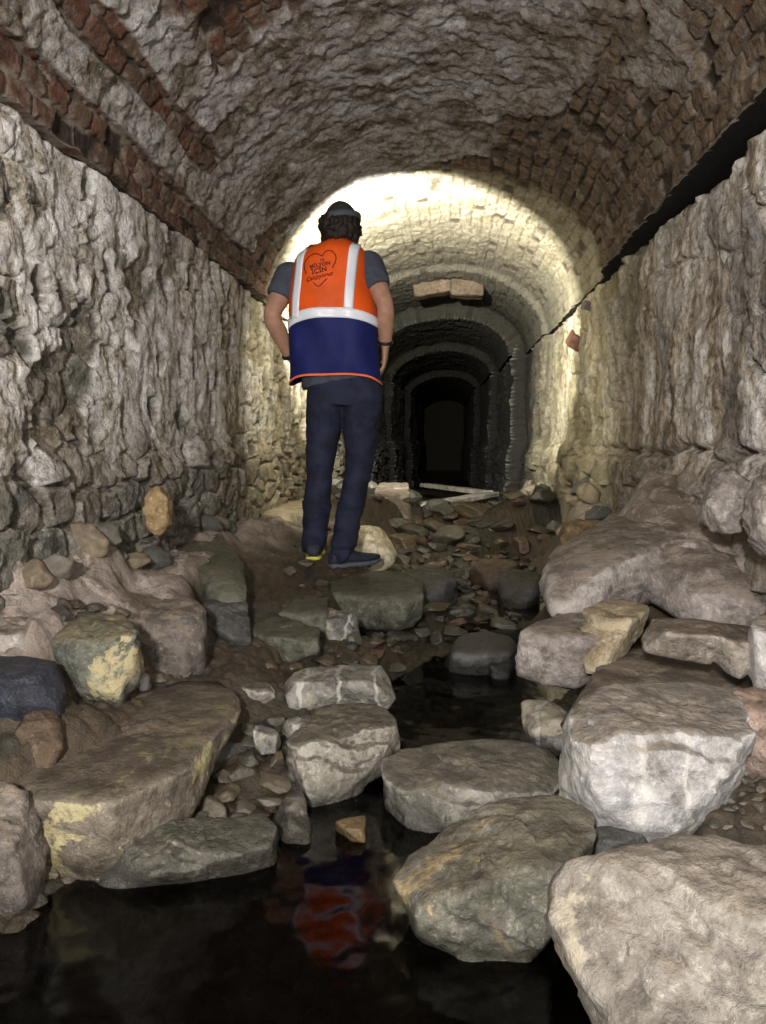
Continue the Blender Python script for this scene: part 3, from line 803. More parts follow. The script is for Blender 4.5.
# two stones standing proud of the vault crown, and the broken arch edge
def block(name, label, c, size, rot, mat, seed, cat='stone'):
    V, Fc = ico(4)
    p = 12.0
    r = (np.abs(V) ** p).sum(1) ** (-1 / p)
    P = V * r[:, None] * np.array(size) / 2
    P = P + (V * (.05 * min(size) * fbm(P / min(size) * 1.3 + seed, 4, seed))[:, None]) * 2
    Rm = np.array(Matrix.Rotation(rot[2], 3, 'Z') @ Matrix.Rotation(rot[1], 3, 'Y') @ Matrix.Rotation(rot[0], 3, 'X'))
    o = mesh_obj(name, (Rm @ P.T).T + np.array(c), Fc, mat, origin=c)
    tag(o, label, cat)
    return o
c = atY(467, 289, 8.05); block('vault_stone', 'thick grey stone block hanging proud of the lit brick vault', c, (.34, .26, .17), (0, .04, .05), M['umber'], 61)
c = atY(433, 289, 8.1); block('vault_stone', 'flatter stone beside the hanging grey block on the lit vault', c, (.40, .24, .14), (0, -.16, .0), M['umber'], 62)
c = atY(575, 340, 6.0); block('fallen_brick_edge', 'reddish broken brick lip where the lit vault meets the streaked wall', c, (.10, .5, .10), (.25, .5, 0), plain('red_brick', (.09, .042, .03), .85, noise=.5, nscale=20, bump=.8), 63, 'brickwork')
c = atY(590, 306, 5.3); block('vault_stone', 'pale loose stone in the gap at the springing of the lit vault', c, (.10, .14, .06), (.2, .3, 0), M['mauve'], 64)

# cobbles: a few shapes, copied
def cobble_proto(seed):
    r_ = np.random.default_rng(seed)
    V, Fc = ico(4)
    rr = np.ones(len(V))
    for _ in range(13):
        v = r_.normal(size=3); v /= np.linalg.norm(v); h = r_.uniform(.45, .8)
        dp = V @ v; rr = np.minimum(rr, np.where(dp > .05, h / np.maximum(dp, .05), 9))
    P = V * rr[:, None]
    P = P * (1 + .10 * fbm(P * 1.8 + seed, 4, seed) + .02 * ridged(P * 6, 3, seed))[:, None]
    me = bpy.data.meshes.new('cobble')
    me.from_pydata(P.tolist(), [], Fc.tolist())
    me.polygons.foreach_set('use_smooth', np.ones(len(me.polygons), bool))
    return me


def cobble_mat(name, cols, rough):
    t = NT(name)
    oi = t.n('ShaderNodeObjectInfo')
    c = t.ramp(oi.outputs['Random'], [(i / len(cols), k) for i, k in enumerate(cols)], 'CONSTANT')
    c = t.mix(t.rng(t.noise(18, 5, .7), .35, .7, 0, .6), c, (.03, .026, .02))
    c = t.mix(t.rng(t.noise(45, 4, .7), .56, .7, 0, .35), c, (.3, .27, .22))
    g = t.n('ShaderNodeSeparateXYZ'); t.put(g.inputs[0], t.pos())
    c = t.mix(t.rng(g.outputs[1], 5.5, 9), c, (.02, .018, .013))  # farther cobbles painted darker to dim the lamplight on them
    t.bump(t.noise(40, 6, .7), .6, .01)
    return t.fin(c, rough, .5)


CM_stream = cobble_mat('wet_cobbles', [(.05, .045, .034), (.07, .052, .032), (.035, .035, .03), (.085, .062, .036), (.06, .056, .044), (.085, .045, .03), (.045, .04, .03), (.08, .076, .058)], .32)
CM_rub = cobble_mat('rubble_stones', [(.08, .07, .052), (.12, .10, .075), (.055, .052, .045), (.10, .08, .052), (.15, .13, .10), (.065, .06, .045)], .5)
CM_wall = cobble_mat('wall_foot_stones', [(.17, .15, .12), (.24, .21, .17), (.10, .10, .09), (.24, .19, .13), (.14, .13, .11)], .7)
protos = [cobble_proto(200 + i) for i in range(14)]
placed = []
big_boxes = [o for o in COL.objects if o.type == 'MESH' and o.get('category') in ('rock', 'ledge')]


def cobbles(n, region, smin, smax, mat, name, label, group, flat=(.4, .7), sink=.25, zoff=0.0, gap=.78):
    """region: outline of the patch of ground they lie in"""
    poly = np.array([atZ(px, py, z)[:2] for (px, py, z) in region])
    lo, hi = poly.min(0), poly.max(0)

    def inside(x, y):
        c = False
        for i in range(len(poly)):
            x1, y1 = poly[i]; x2, y2 = poly[i - 1]
            if (y1 > y) != (y2 > y) and x < (x2 - x1) * (y - y1) / (y2 - y1) + x1: c = not c
        return c
    k = 0
    mats = {}
    for _ in range(n * 40):
        if k >= n: break
        x, y = random.uniform(lo[0], hi[0]), random.uniform(lo[1], hi[1])
        if not inside(x, y) or x < XL + .06 or x > XR - .06: continue
        f = 1 - (k / n)
        s = smin + (smax - smin) * f ** 1.6
        if any((x - a) ** 2 + (y - b) ** 2 < ((s + c_) * gap) ** 2 for a, b, c_ in placed): continue
        i = random.randrange(len(protos))
        key = (i, mat.name)
        o = bpy.data.objects.new(name, PM(i, mat))
        sx, sy, sz = s * random.uniform(.9, 1.35), s * random.uniform(.75, 1.0), s * random.uniform(*flat)
        o.scale = (sx, sy, sz)
        o.rotation_euler = (random.uniform(-.3, .3), random.uniform(-.3, .3), random.uniform(0, 6.28))
        o.location = (x, y, gz(x, y) + sz * (.8 - sink * 2) + zoff)
        COL.objects.link(o)
        tag(o, label, 'stone', group)
        placed.append((x, y, s)); k += 1


_pm = {}
def PM(i, mat):
    if (i, mat.name) not in _pm:
        me = protos[i].copy(); me.materials.clear(); me.materials.append(mat); _pm[(i, mat.name)] = me
    return _pm[(i, mat.name)]


for o in big_boxes:
    bb = [o.matrix_basis @ Vector(c) for c in o.bound_box]
    dx = max(b.x for b in bb) - min(b.x for b in bb)
    placed.append((o.location.x, o.location.y, dx * .40))

cobbles(150, [(395, 660, 0), (400, 600, .03), (420, 560, .08), (500, 545, .08), (535, 560, .05), (530, 610, 0), (500, 640, 0), (440, 640, 0)], .018, .075, CM_stream, 'cobble', 'wet dark cobble in the stream bed beside the smooth dark boulder', 'wet cobbles in the stream bed')
cobbles(70, [(400, 560, .1), (405, 515, .22), (440, 508, .24), (500, 512, .2), (545, 525, .15), (545, 560, .05), (480, 560, .06)], .04, .17, CM_stream, 'cobble', 'brown cobble in the stream bed between the cream boulder and the planks', 'cobbles further up the stream')
cobbles(60, [(190, 840, .0), (200, 790, .05), (245, 720, .1), (290, 712, .1), (300, 780, .03), (275, 800, 0), (270, 815, 0)], .014, .045, CM_rub, 'rubble_stone', 'small broken stone in the rubble between the long brown slab and the wedge-shaped rock', 'rubble beside the long slab', gap=.72)
cobbles(34, [(60, 720, .13), (70, 690, .16), (150, 670, .18), (200, 680, .15), (135, 705, .14)], .014, .045, CM_rub, 'rubble_stone', 'small stone in the mud above the long brown slab', 'rubble above the long slab', gap=.72)
cobbles(26, [(40, 890, 0), (60, 850, .0), (150, 845, .0), (180, 830, 0), (80, 875, 0)], .012, .035, CM_rub, 'rubble_stone', 'small wet stone between the long brown slab and the water', 'wet rubble under the long slab', gap=.72)
cobbles(40, [(690, 840, .12), (740, 770, .14), (800, 770, .16), (800, 850, .12), (740, 840, .1)], .008, .022, CM_rub, 'gravel_stone', 'bit of gravel in the brown pocket behind the biggest warm grey block', 'gravel between the big blocks', gap=.85)
cobbles(40, [(255, 670, .13), (320, 660, .10), (400, 650, .02), (395, 690, .02), (310, 668, .1)], .014, .05, CM_stream, 'cobble', 'dark stone at the mud edge above the veined rock', 'stones at the mud edge')
cobbles(30, [(310, 860, -.05), (330, 800, -.03), (380, 745, -.05), (400, 720, -.05), (400, 745, -.05), (380, 850, -.05)], .014, .04, CM_stream, 'cobble', 'submerged black stone in the channel between the two midstream rocks', 'stones in the channel', zoff=.02)
cobbles(26, [(255, 560, .3), (300, 530, .32), (330, 525, .32), (400, 545, .2), (360, 590, .2), (300, 600, .22)], .014, .05, CM_rub, 'rubble_stone', 'small stone trodden into the mud round the shoes', 'stones in the mud round the shoes')
# rubble at the foot of both walls
cobbles(26, [(20, 545, .57), (130, 525, .5), (235, 520, .4), (235, 532, .38), (120, 548, .5), (20, 560, .55)], .04, .085, CM_wall, 'footing_stone', 'rough stone at the foot of the whitewashed wall above the bench', 'stones at the whitewashed wall foot', flat=(.6, .9))
cobbles(26, [(520, 510, .2), (545, 470, .5), (600, 470, .5), (640, 480, .55), (600, 520, .42), (560, 535, .2)], .05, .13, CM_wall, 'footing_stone', 'rough stone at the foot of the streaked wall beyond the rusty orange boulder', 'stones at the streaked wall foot', flat=(.6, .9))
cobbles(14, [(395, 512, .3), (400, 492, .38), (380, 480, .45), (300, 490, .4), (310, 510, .34)], .05, .12, CM_wall, 'footing_stone', 'rough stone at the whitewashed wall foot beyond the person', 'stones beyond the person', flat=(.6, .9))

# planks
def plank(label, p, q, w, h, mat, seed):
    a, b = np.array(p), np.array(q); d = b - a; L = np.linalg.norm(d); d /= L
    s = np.cross(d, (0, 0, 1.)); s /= np.linalg.norm(s); u = np.cross(s, d)
    n = 24; prof = [(-1, -.8), (-.9, -1), (.9, -1), (1, -.8), (1, .8), (.9, 1), (-.9, 1), (-1, .8)]
    V = []
    for i in range(n):
        c = a + d * L * i / (n - 1)
        for (x, y) in prof:
            k = 1 + .06 * float(vnoise(np.array([i * .6, x * 2, y + seed]))[()])
            V.append(c + s * x * w / 2 * k + u * y * h / 2 * k)
    Fc = [tuple(int(v) for v in f) for f in grid_faces(n, 8, True)] + [tuple(range(8))[::-1], tuple((n - 1) * 8 + i for i in range(8))]
    o = mesh_obj('plank', V, Fc, mat, smooth=False, origin=(a + b) / 2)
    tag(o, label, 'plank')
plk = plain('weathered_wood', (.17, .16, .14), .7, noise=.4, nscale=12, bump=.4)
plank('long weathered plank lying across the stream before the dark opening', atZ(408, 509, .25), atZ(492, 494, .27), .16, .05, plk, 1)
plank('thinner plank lying behind the long weathered one', atZ(424, 485, .27), atZ(488, 493, .28), .12, .05, plk, 2)

# ------------------------------------------------------------------ person
DP = 3.72
def bp_(px, py, dy=0.0):
    return atY(px, py, DP + dy)


def sweep(pts, rad, n=20, cap=True, sub=4, p=2.0, up=(0, 1, 0)):
    """tapered limb through the points; rad: (side, depth) radii"""
    pts = np.array(pts, float); rad = np.array([(r, r) if np.isscalar(r) else r for r in rad], float)
    m = len(pts)
    tt = np.linspace(0, m - 1, (m - 1) * sub + 1)
    def cr(A, t):
        i = min(int(t), m - 2); f = t - i
        a, b, c, d = A[max(i - 1, 0)], A[i], A[i + 1], A[min(i + 2, m - 1)]
        return .5 * ((2 * b) + (-a + c) * f + (2 * a - 5 * b + 4 * c - d) * f * f + (-a + 3 * b - 3 * c + d) * f ** 3)
    C = np.array([cr(pts, t) for t in tt]); R = np.array([cr(rad, t) for t in tt])
    V = []
    for i in range(len(C)):
        d = C[min(i + 1, len(C) - 1)] - C[max(i - 1, 0)]; d /= np.linalg.norm(d) + 1e-9
        upv = np.array(up, float); s = np.cross(upv, d)
        if np.linalg.norm(s) < 1e-3: s = np.array([1., 0, 0])
        s /= np.linalg.norm(s); u = np.cross(d, s)
        for k in range(n):
            a = 2 * math.pi * k / n
            ca, sa = math.cos(a), math.sin(a)
            q = (abs(ca) ** p + abs(sa) ** p) ** (-1 / p)
            V.append(C[i] + s * R[i][0] * ca * q + u * R[i][1] * sa * q)
    nr = len(C)
    Fc = [tuple(int(v) for v in f) for f in grid_faces(nr, n, True)]
    if cap:
        V.append(C[0]); V.append(C[-1]); a, b = nr * n, nr * n + 1
        Fc += [(a, k, (k + 1) % n) for k in range(n)] + [(b, (nr - 1) * n + (k + 1) % n, (nr - 1) * n + k) for k in range(n)]
    return np.array(V), Fc


def ball(c, r, sub=3):
    V, Fc = ico(sub)
    return V * np.array(r) + np.array(c), [tuple(int(i) for i in f) for f in Fc]


def fuse(name, parts, voxel, mat, parent, smooth_it=4, noise=None, label=None):
    V, Fc, off = [], [], 0
    for v, f in parts:
        V.append(v); Fc += [tuple(i + off for i in q) for q in f]; off += len(v)
    V = np.concatenate(V)
    me = bpy.data.meshes.new('tmp'); me.from_pydata(V.tolist(), [], Fc)
    bm = bmesh.new(); bm.from_mesh(me); bmesh.ops.recalc_face_normals(bm, faces=bm.faces); bm.to_mesh(me); bm.free()
    tmp = bpy.data.objects.new('tmp', me); COL.objects.link(tmp)
    md = tmp.modifiers.new('r', 'REMESH'); md.mode = 'VOXEL'; md.voxel_size = voxel
    sm = tmp.modifiers.new('s', 'SMOOTH'); sm.factor = .5; sm.iterations = smooth_it
    bpy.context.view_layer.update()
    dg = bpy.context.evaluated_depsgraph_get()
    m2 = bpy.data.meshes.new_from_object(tmp.evaluated_get(dg))
    bpy.data.objects.remove(tmp)
    n = len(m2.vertices); co = np.zeros(n * 3); m2.vertices.foreach_get('co', co); co = co.reshape(-1, 3)
    if noise is not None:
        nn = np.zeros(n * 3); m2.vertices.foreach_get('normal', nn); nn = nn.reshape(-1, 3)
        co = co + nn * noise(co)[:, None]
    base = world_loc(parent)
    co = co - np.array(base)
    m2.vertices.foreach_set('co', co.astype(np.float32).ravel())
    m2.polygons.foreach_set('use_smooth', np.ones(len(m2.polygons), bool))
    m2.materials.clear(); m2.materials.append(mat); m2.update()
    m2.name = name
    o = bpy.data.objects.new(name, m2); COL.objects.link(o); o.parent = parent
    if label: o['label'] = label
    return o


foot = bp_(332, 562); foot[2] = .24
person = empty('person', tuple(foot))
tag(person, 'person seen from behind in orange and navy safety vest and dark jeans, hands on hips', 'person')

skin = plain('skin', (.40, .225, .155), .55, noise=.12)
hairm = plain('dark_hair', (.02, .014, .010), .5, noise=.4, nscale=80, bump=.8)
capm = plain('black_cap_cloth', (.03, .032, .028), .8)
shirtm = plain('grey_blue_cotton', (.06, .068, .095), .9, noise=.2, bump=.3)
jeansm = plain('dark_denim', (.016, .02, .042), .85, noise=.35, nscale=14, bump=.3)
orange = plain('orange_vest_fabric', (.78, .10, .008), .6, noise=.12, nscale=8, bump=.25)
navy = plain('navy_vest_fabric', (.007, .012, .10), .7, noise=.2, nscale=8, bump=.25)
piping = plain('orange_piping', (.95, .20, .08), .5, noise=.05)
strip = NT('silver_reflective_tape')
strip.b.inputs['Metallic'].default_value = .0
strip.bump(strip.noise(30, 3), .25, .004)
strip = strip.fin(strip.mix(strip.noise(14, 4), (.80, .84, 1.0), (.94, .96, 1.0)), .35, .8)
black = plain('black_rubber', (.012, .012, .014), .5)
shoe_m = plain('dark_blue_shoe', (.022, .028, .042), .7, noise=.3, nscale=60)
sole_m = plain('grey_sole', (.09, .105, .125), .7)
yel = plain('yellow_sole_edge', (.62, .62, .12), .6)
printm = plain('black_print', (.10, .008, .006), .7, noise=.1)
bandm = plain('grey_strap', (.07, .085, .11), .7, noise=.1)

# limb axes
shL, elL, wrL = bp_(289, 275, .0), bp_(272, 316, -.05), bp_(290, 357, .07)
shR, elR, wrR = bp_(369, 264, .0), bp_(385, 306, -.04), bp_(385.5, 345, .03)
hipL, knL, anL = bp_(326, 398), bp_(320, 468, .0), bp_(314, 541, .03)
hipR, knR, anR = bp_(362, 398), bp_(359, 465, .03), bp_(343, 548, -.02)
headc = bp_(341, 228, .01)

parts = []
parts.append(ball(headc + np.array([0, .0, .0]), (.076, .096, .112)))
parts.append(ball(headc + np.array([.008, .045, -.06]), (.055, .055, .055)))   # jaw
nose = headc + np.array([.022, .105, -.02]); parts.append(ball(nose, (.012, .02, .02)))
for s in (-1, 1):
    parts.append(ball(headc + np.array([s * .026 + .018, .088, .012]), (.012, .01, .008)))   # eyes
    parts.append(ball(headc + np.array([s * .078, -.0, -.012]), (.010, .02, .032)))   # ears
parts.append(ball(headc + np.array([.02, .094, -.062]), (.024, .012, .008)))  # lips
parts.append(sweep([bp_(342, 262), bp_(342, 248, .0), bp_(342, 236, .01)], [.075, .058, .056]))
cx = lambda y: 336
torso_rows = [(244, 335, .055, .05), (254, 336, .11, .07), (268, 331, .165, .09), (295, 331, .175, .115), (330, 333, .150, .105), (365, 337, .150, .105), (390, 343, .155, .10), (400, 344, .135, .08)]
parts.append(sweep([bp_(c_, y) for y, c_, a, b in torso_rows], [(a, b) for y, c_, a, b in torso_rows], 28, p=2.3))
for (a, b, c_) in ((shL, elL, wrL), (shR, elR, wrR)):
    parts.append(sweep([a, (a + b) / 2, b, b * .6 + c_ * .4, c_], [.054, .050, .041, .042, .028], 18))
    parts.append(ball(a, (.046, .046, .046)))
for (a, b, c_) in ((hipL, knL, anL), (hipR, knR, anR)):
    parts.append(sweep([a, (a + b) / 2, b, b * .65 + c_ * .35, c_], [.074, .066, .052, .053, .034], 18))
    parts.append(sweep([c_, c_ + np.array([0, .0, -.05])], [.034, .036], 14))


def hand(wr, dirv, side, outv):
    """palm, four fingers of unequal length and a thumb"""
    dirv = np.array(dirv, float); dirv /= np.linalg.norm(dirv)
    outv = np.array(outv, float); outv -= dirv * outv.dot(dirv); outv /= np.linalg.norm(outv)   # across the knuckles
    nrm = np.cross(dirv, outv)
    if nrm[0] * side > 0: nrm = -nrm    # palm side faces the body
    res = [sweep([wr - dirv * .01, wr + dirv * .04, wr + dirv * .085], [(.022, .020), (.036, .016), (.040, .013)], 16, up=nrm)]
    for k, ln in enumerate((.068, .078, .072, .058)):
        b = wr + dirv * .082 + outv * (k - 1.5) * .0195 * -1
        p1 = b + dirv * ln * .45 + nrm * .006; p2 = b + dirv * ln * .78 + nrm * .020; p3 = b + dirv * ln * .95 + nrm * .036
        res.append(sweep([b - dirv * .02, b, p1, p2, p3], [.009, .0095, .009, .0082, .0068], 10))
    tb = wr + dirv * .025 + outv * .028
    res.append(sweep([tb - outv * .012, tb + outv * .018 + dirv * .02, tb + outv * .028 + dirv * .045 + nrm * .01, tb + outv * .028 + dirv * .066 + nrm * .02], [.013, .012, .010, .008], 10))
    return res


parts += hand(wrR, (-.06, .12, -1), 1, (0, 1, .2))
parts += hand(wrL, (.55, .7, -.55), -1, (.1, .6, .6))
body = fuse('body', parts, .0055, skin, person, 6, label='bare forearms and back of the neck')

# hair
V, Fc = ico(5)
P = V * np.array([.094, .108, .108])
cut = P[:, 2] > .055
nz_ = 1 + .16 * fbm(V * 5, 3, 301) + .10 * ridged(V * 11, 3, 303)
P = P * nz_[:, None]
P[:, 2] = np.minimum(P[:, 2], .045)
P[:, 1] = np.where(P[:, 1] > .035, .035 + (P[:, 1] - .035) * .2, P[:, 1])
P[:, 2] = np.maximum(P[:, 2], -.082 + .012 * fbm(V * 9, 2, 305))
mesh_obj('hair', P + headc + np.array([-.006, -.004, -.004]), Fc, hairm, person)
# cap
V, Fc = ico(4)
P = V * np.array([.086, .106, .118]); P[:, 2] = np.maximum(P[:, 2], .018)
cap = mesh_obj('cap', P + headc + np.array([0, .002, .004]), Fc, capm, person)
# peak of the cap
n = 14; Vb = []
for j, (rr_, zz) in enumerate(((.95, .03), (1.25, .024), (1.5, .012), (1.5, .006), (1.25, .016), (.95, .022))):
    for i in range(n):
        a = math.radians(25 + 130 * i / (n - 1))
        Vb.append(headc + np.array([.084 * math.cos(a) * (1 if rr_ < 1 else 1.02), .104 * math.sin(a) * rr_ + .002, zz]))
mesh_obj('peak', Vb, grid_faces(6, n), capm, cap)

# headlamp
lampE = mesh_obj('headlamp', *(lambda c_: (np.array([c_ + np.array([x, y, z]) for x in (-.028, .028) for y in (-.012, .014) for z in (-.018, .018)]), [(0, 1, 3, 2), (4, 6, 7, 5), (0, 4, 5, 1), (2, 3, 7, 6), (0, 2, 6, 4), (1, 5, 7, 3)]))(headc + np.array([.018, .126, .048])), black, person, smooth=False)
n = 40; Vb = []
for z in (-.013, .013):
    for rr_ in (1.035, 1.075):
        for i in range(n):
            a = 2 * math.pi * i / n
            Vb.append(headc + np.array([.088 * rr_ * math.cos(a), .112 * rr_ * math.sin(a) + .002, .038 + z + .010 * math.cos(a)]))
ring = lambda a, b: [(a * n + i, a * n + (i + 1) % n, b * n + (i + 1) % n, b * n + i) for i in range(n)]
mesh_obj('strap', Vb, ring(0, 1) + ring(1, 3) + ring(3, 2) + ring(2, 0), bandm, lampE)
em = bpy.data.materials.new('lit_lens'); em.use_nodes = True
pb = em.node_tree.nodes['Principled BSDF']; pb.inputs['Emission Color'].default_value = (1, .95, .8, 1); pb.inputs['Emission Strength'].default_value = 8
Vl, Fl = ball(headc + np.array([.018, .142, .046]), (.018, .004, .012), 2)
mesh_obj('lens', Vl, Fl, em, lampE)

# T-shirt
wr = lambda amp, f: (lambda co: amp * ridged(co * f, 3, 401) + amp * .5 * fbm(co * f * 2, 2, 405))
rows = [(243, 336, .060, .055), (252, 338, .105, .08), (262, 334, .15, .10), (274, 332, .180, .115), (295, 331, .185, .128), (330, 333, .165, .120), (365, 337, .175, .125), (383, 340, .185, .130)]
ts = [sweep([bp_(c_, y) for y, c_, a, b in rows], [(a, b) for y, c_, a, b in rows], 28, p=2.3)]
for (a, b) in ((shL, elL), (shR, elR)):
    ts.append(ball(a, (.066, .066, .062)))
    ts.append(sweep([a + (a - b) * .12, a, a * .68 + b * .32, a * .45 + b * .55], [.05, .066, .066, .064], 18))
fuse('t_shirt', ts, .007, shirtm, person, 5, wr(.003, 9))

# jeans
jn = []
for (a, b, c_, hw) in ((hipL, knL, anL, 0), (hipR, knR, anR, 0)):
    jn.append(sweep([a + np.array([0, 0, .05]), a, (a + b) / 2, b, b * .6 + c_ * .4, c_, c_ + np.array([0, 0, -.035])], [(.088, .10), (.094, .108), (.083, .095), (.064, .075), (.062, .072), (.053, .062), (.056, .066)], 22))
jn.append(sweep([bp_(344, 372), bp_(344, 390), bp_(343, 406)], [(.170, .115), (.178, .12), (.165, .11)], 26, p=2.3))
fuse('jeans', jn, .007, jeansm, person, 5, lambda co: .008 * ridged(co * np.array([6, 6, 13]), 4, 411) + .010 * ridged(co * np.array([5, 5, 22]), 2, 413) * (co[:, 2] < .55))


# shoes
def shoe(ank, ang, label, ground):
    d = np.array([math.sin(ang), math.cos(ang), 0]); s = np.array([d[1], -d[0], 0])
    heel = np.array([ank[0], ank[1], ground]) - d * .075
    prof = [(-.0, .030, .055, .000), (.02, .038, .085, 0), (.08, .040, .092, 0), (.14, .043, .070, .0), (.20, .047, .055, .0), (.25, .042, .045, .004), (.285, .022, .030, .012)]
    def mk(z0, z1f, wmul):
        V = []; n = 16
        for (L, w, h, lift) in prof:
            for k in range(n):
                a = 2 * math.pi * k / n; ca, sa = math.cos(a), math.sin(a); q = (abs(ca) ** 3 + abs(sa) ** 3) ** (-1 / 3)
                zlo, zhi = z0 + lift, z1f(h) + lift
                V.append(heel + d * L + s * w * wmul * ca * q + np.array([0, 0, (zlo + zhi) / 2 + (zhi - zlo) / 2 * sa * q]))
        V += [heel + d * -.008 + np.array([0, 0, z0 + .02]), heel + d * .293 + np.array([0, 0, z0 + .025])]
        m = len(prof)
        Fc = [tuple(int(v) for v in f) for f in grid_faces(m, n, True)] + [(m * n, k, (k + 1) % n) for k in range(n)] + [(m * n + 1, (m - 1) * n + (k + 1) % n, (m - 1) * n + k) for k in range(n)]
        return V, Fc
    V, Fc = mk(.018, lambda h: h + .01, 1.0)
    o = mesh_obj('shoe', V, Fc, shoe_m, person)
    m = o.modifiers.new('s', 'SUBSURF'); m.levels = m.render_levels = 2
    V, Fc = mk(.0, (lambda h: .032) if label != 'y' else (lambda h: .020), 1.06)
    q = mesh_obj('sole', V, Fc, sole_m if label != 'y' else yel, o)
    m = q.modifiers.new('s', 'SUBSURF'); m.levels = m.render_levels = 2
    return o


shoe(anL, -.10, 'y', .262)
shoe(anR, .9, '', .225)

# safety vest: rows give the outline of the back
VR = np.array([(241.5, 328, 350, .06), (244, 324, 354, .072), (248, 313, 361, .10), (254, 303, 366, .125), (262, 296, 367, .14), (276, 293, 368, .148), (292, 291, 371, .152), (308, 290, 375, .153), (324, 290, 377.5, .153), (345, 291, 377.5, .150), (365, 291.5, 379, .152), (385, 291.5, 381, .158)])


def vest_pt(u, py, off=0.0, frontside=False):
    """u -1..1 across the back, py down the back"""
    x0 = np.interp(py, VR[:, 0], VR[:, 1]); x1 = np.interp(py, VR[:, 0], VR[:, 2]); dpt = np.interp(py, VR[:, 0], VR[:, 3])
    a, b = bp_(x0, py), bp_(x1, py)
    c_ = (a + b) / 2; hw = (b[0] - a[0]) / 2
    ww = max(0.0, 1 - abs(u) ** 2.4) ** (1 / 2.4)
    yy = -dpt * ww if not frontside else dpt * ww * .95
    p = np.array([c_[0] + hw * u * (1 + off / max(hw, .01)), c_[1] + yy + (-off if not frontside else off), c_[2]])
    fold = .016 * float(vnoise(np.array([p[0] * 9, p[2] * 4, 3.0]), 7)) * np.interp(py, [260, 320, 385], [.3, .8, 1.6]) + .004 * float(vnoise(np.array([p[0] * 22, p[2] * 14, 5.0]), 9)) + .005 * math.sin(p[0] * 38 + 3 * math.sin(p[2] * 5)) * np.interp(py, [300, 385], [0.2, 1.3]) + .004 * math.sin(p[2] * 30 + p[0] * 21)
    p[1] += fold if not frontside else -fold
    return p


def vest_ring(py0f, py1f, rows, mat, name, parent, off=0.0, cols=72, label=None):
    V = []
    for r in range(rows):
        for k in range(cols):
            a = 2 * math.pi * k / cols
            u = -math.cos(a); fr = math.sin(a) < 0
            us = np.sign(u) * abs(u) ** .9
            t_ = r / (rows - 1)
            py = py0f(us if not fr else us) * (1 - t_) + py1f(us) * t_
            V.append(vest_pt(us, py, off, fr))
    o = mesh_obj(name, V, [tuple(int(v) for v in f) for f in grid_faces(rows, cols, True)], mat, parent)
    m = o.modifiers.new('t', 'SOLIDIFY'); m.thickness = .004; m.offset = 0
    if label: o['label'] = label
    return o


mid_line = lambda u: 322 + 5.5 * abs(u) ** 2 + (1.5 if u > 0 else 4) * abs(u) ** 6
hem = lambda u: 385 - 7.5 * max(0, 1 - abs(u) ** 6) + (1.2 if u > .2 else 0) * 0
vest = vest_ring(lambda u: 241.5 + .01 * u, mid_line, 34, orange, 'safety_vest', person, label='orange upper half of the vest with a black heart print')
vest_ring(lambda u: mid_line(u) - .5, hem, 26, navy, 'navy_panel', vest, .001)
vest_ring(lambda u: mid_line(u) - 9.5, lambda u: mid_line(u) + .3, 5, strip, 'reflective_strip', vest, .004)
vest_ring(lambda u: hem(u) - 1.6, lambda u: hem(u) + .5, 3, piping, 'hem_piping', vest, .005)


def px2u(px, py):
    x0 = np.interp(py, VR[:, 0], VR[:, 1]); x1 = np.interp(py, VR[:, 0], VR[:, 2])
    return float(np.clip((px - (x0 + x1) / 2) / ((x1 - x0) / 2), -.999, .999))


for (xa, ya, xb, yb, w) in ((308, 253, 300, 322, 8.3), (358, 248, 352, 314, 8.6)):
    for fr in (False, True):
        V = []; nr = 26
        for r in range(nr):
            t_ = r / (nr - 1)
            py = ya * (1 - t_) + yb * t_; pc = xa + (xb - xa) * (t_ ** .6)
            for k in range(5):
                V.append(vest_pt(px2u(pc + w * (k / 4 - .5), py), py, .005, fr))
        o = mesh_obj('reflective_strip', V, grid_faces(nr, 5), strip, vest)
        m = o.modifiers.new('t', 'SOLIDIFY'); m.thickness = .003; m.offset = 0

# print on the back: a heart with four lines of writing
PV, PF = [], []
def stroke(pts, w):
    global PV, PF
    o_ = len(PV); pts = np.array(pts, float)
    for i in range(len(pts)):
        d = pts[min(i + 1, len(pts) - 1)] - pts[max(i - 1, 0)]; d /= np.linalg.norm(d) + 1e-9
        nn = np.array([-d[1], d[0]])
        for s in (-1, 1):
            q = pts[i] + nn * s * w / 2; PV.append(vest_pt(px2u(*q), q[1], .0045))
    for i in range(len(pts) - 1): PF.append((o_ + 2 * i, o_ + 2 * i + 1, o_ + 2 * i + 3, o_ + 2 * i + 2))


def text(s, cx_, cy_, size, rot=0.0, shear=0.0, bold=.02):
    cu = bpy.data.curves.new('t', 'FONT'); cu.body = s; cu.align_x = 'CENTER'; cu.align_y = 'CENTER'; cu.size = size; cu.shear = shear; cu.offset = bold * size; cu.resolution_u = 4
    ob = bpy.data.objects.new('t', cu); COL.objects.link(ob); bpy.context.view_layer.update()
    me = bpy.data.meshes.new_from_object(ob.evaluated_get(bpy.context.evaluated_depsgraph_get()))
    bpy.data.objects.remove(ob)
    bm = bmesh.new(); bm.from_mesh(me); bmesh.ops.triangulate(bm, faces=bm.faces); o_ = len(PV)
    c_, s_ = math.cos(rot), math.sin(rot)
    for v in bm.verts:
        x, y = v.co.x * c_ - v.co.y * s_, v.co.x * s_ + v.co.y * c_
        px, py = cx_ + x, cy_ - y; PV.append(vest_pt(px2u(px, py), py, .0045))
    for f in bm.faces: PF.append(tuple(o_ + v.index for v in f.verts))
    bm.free()


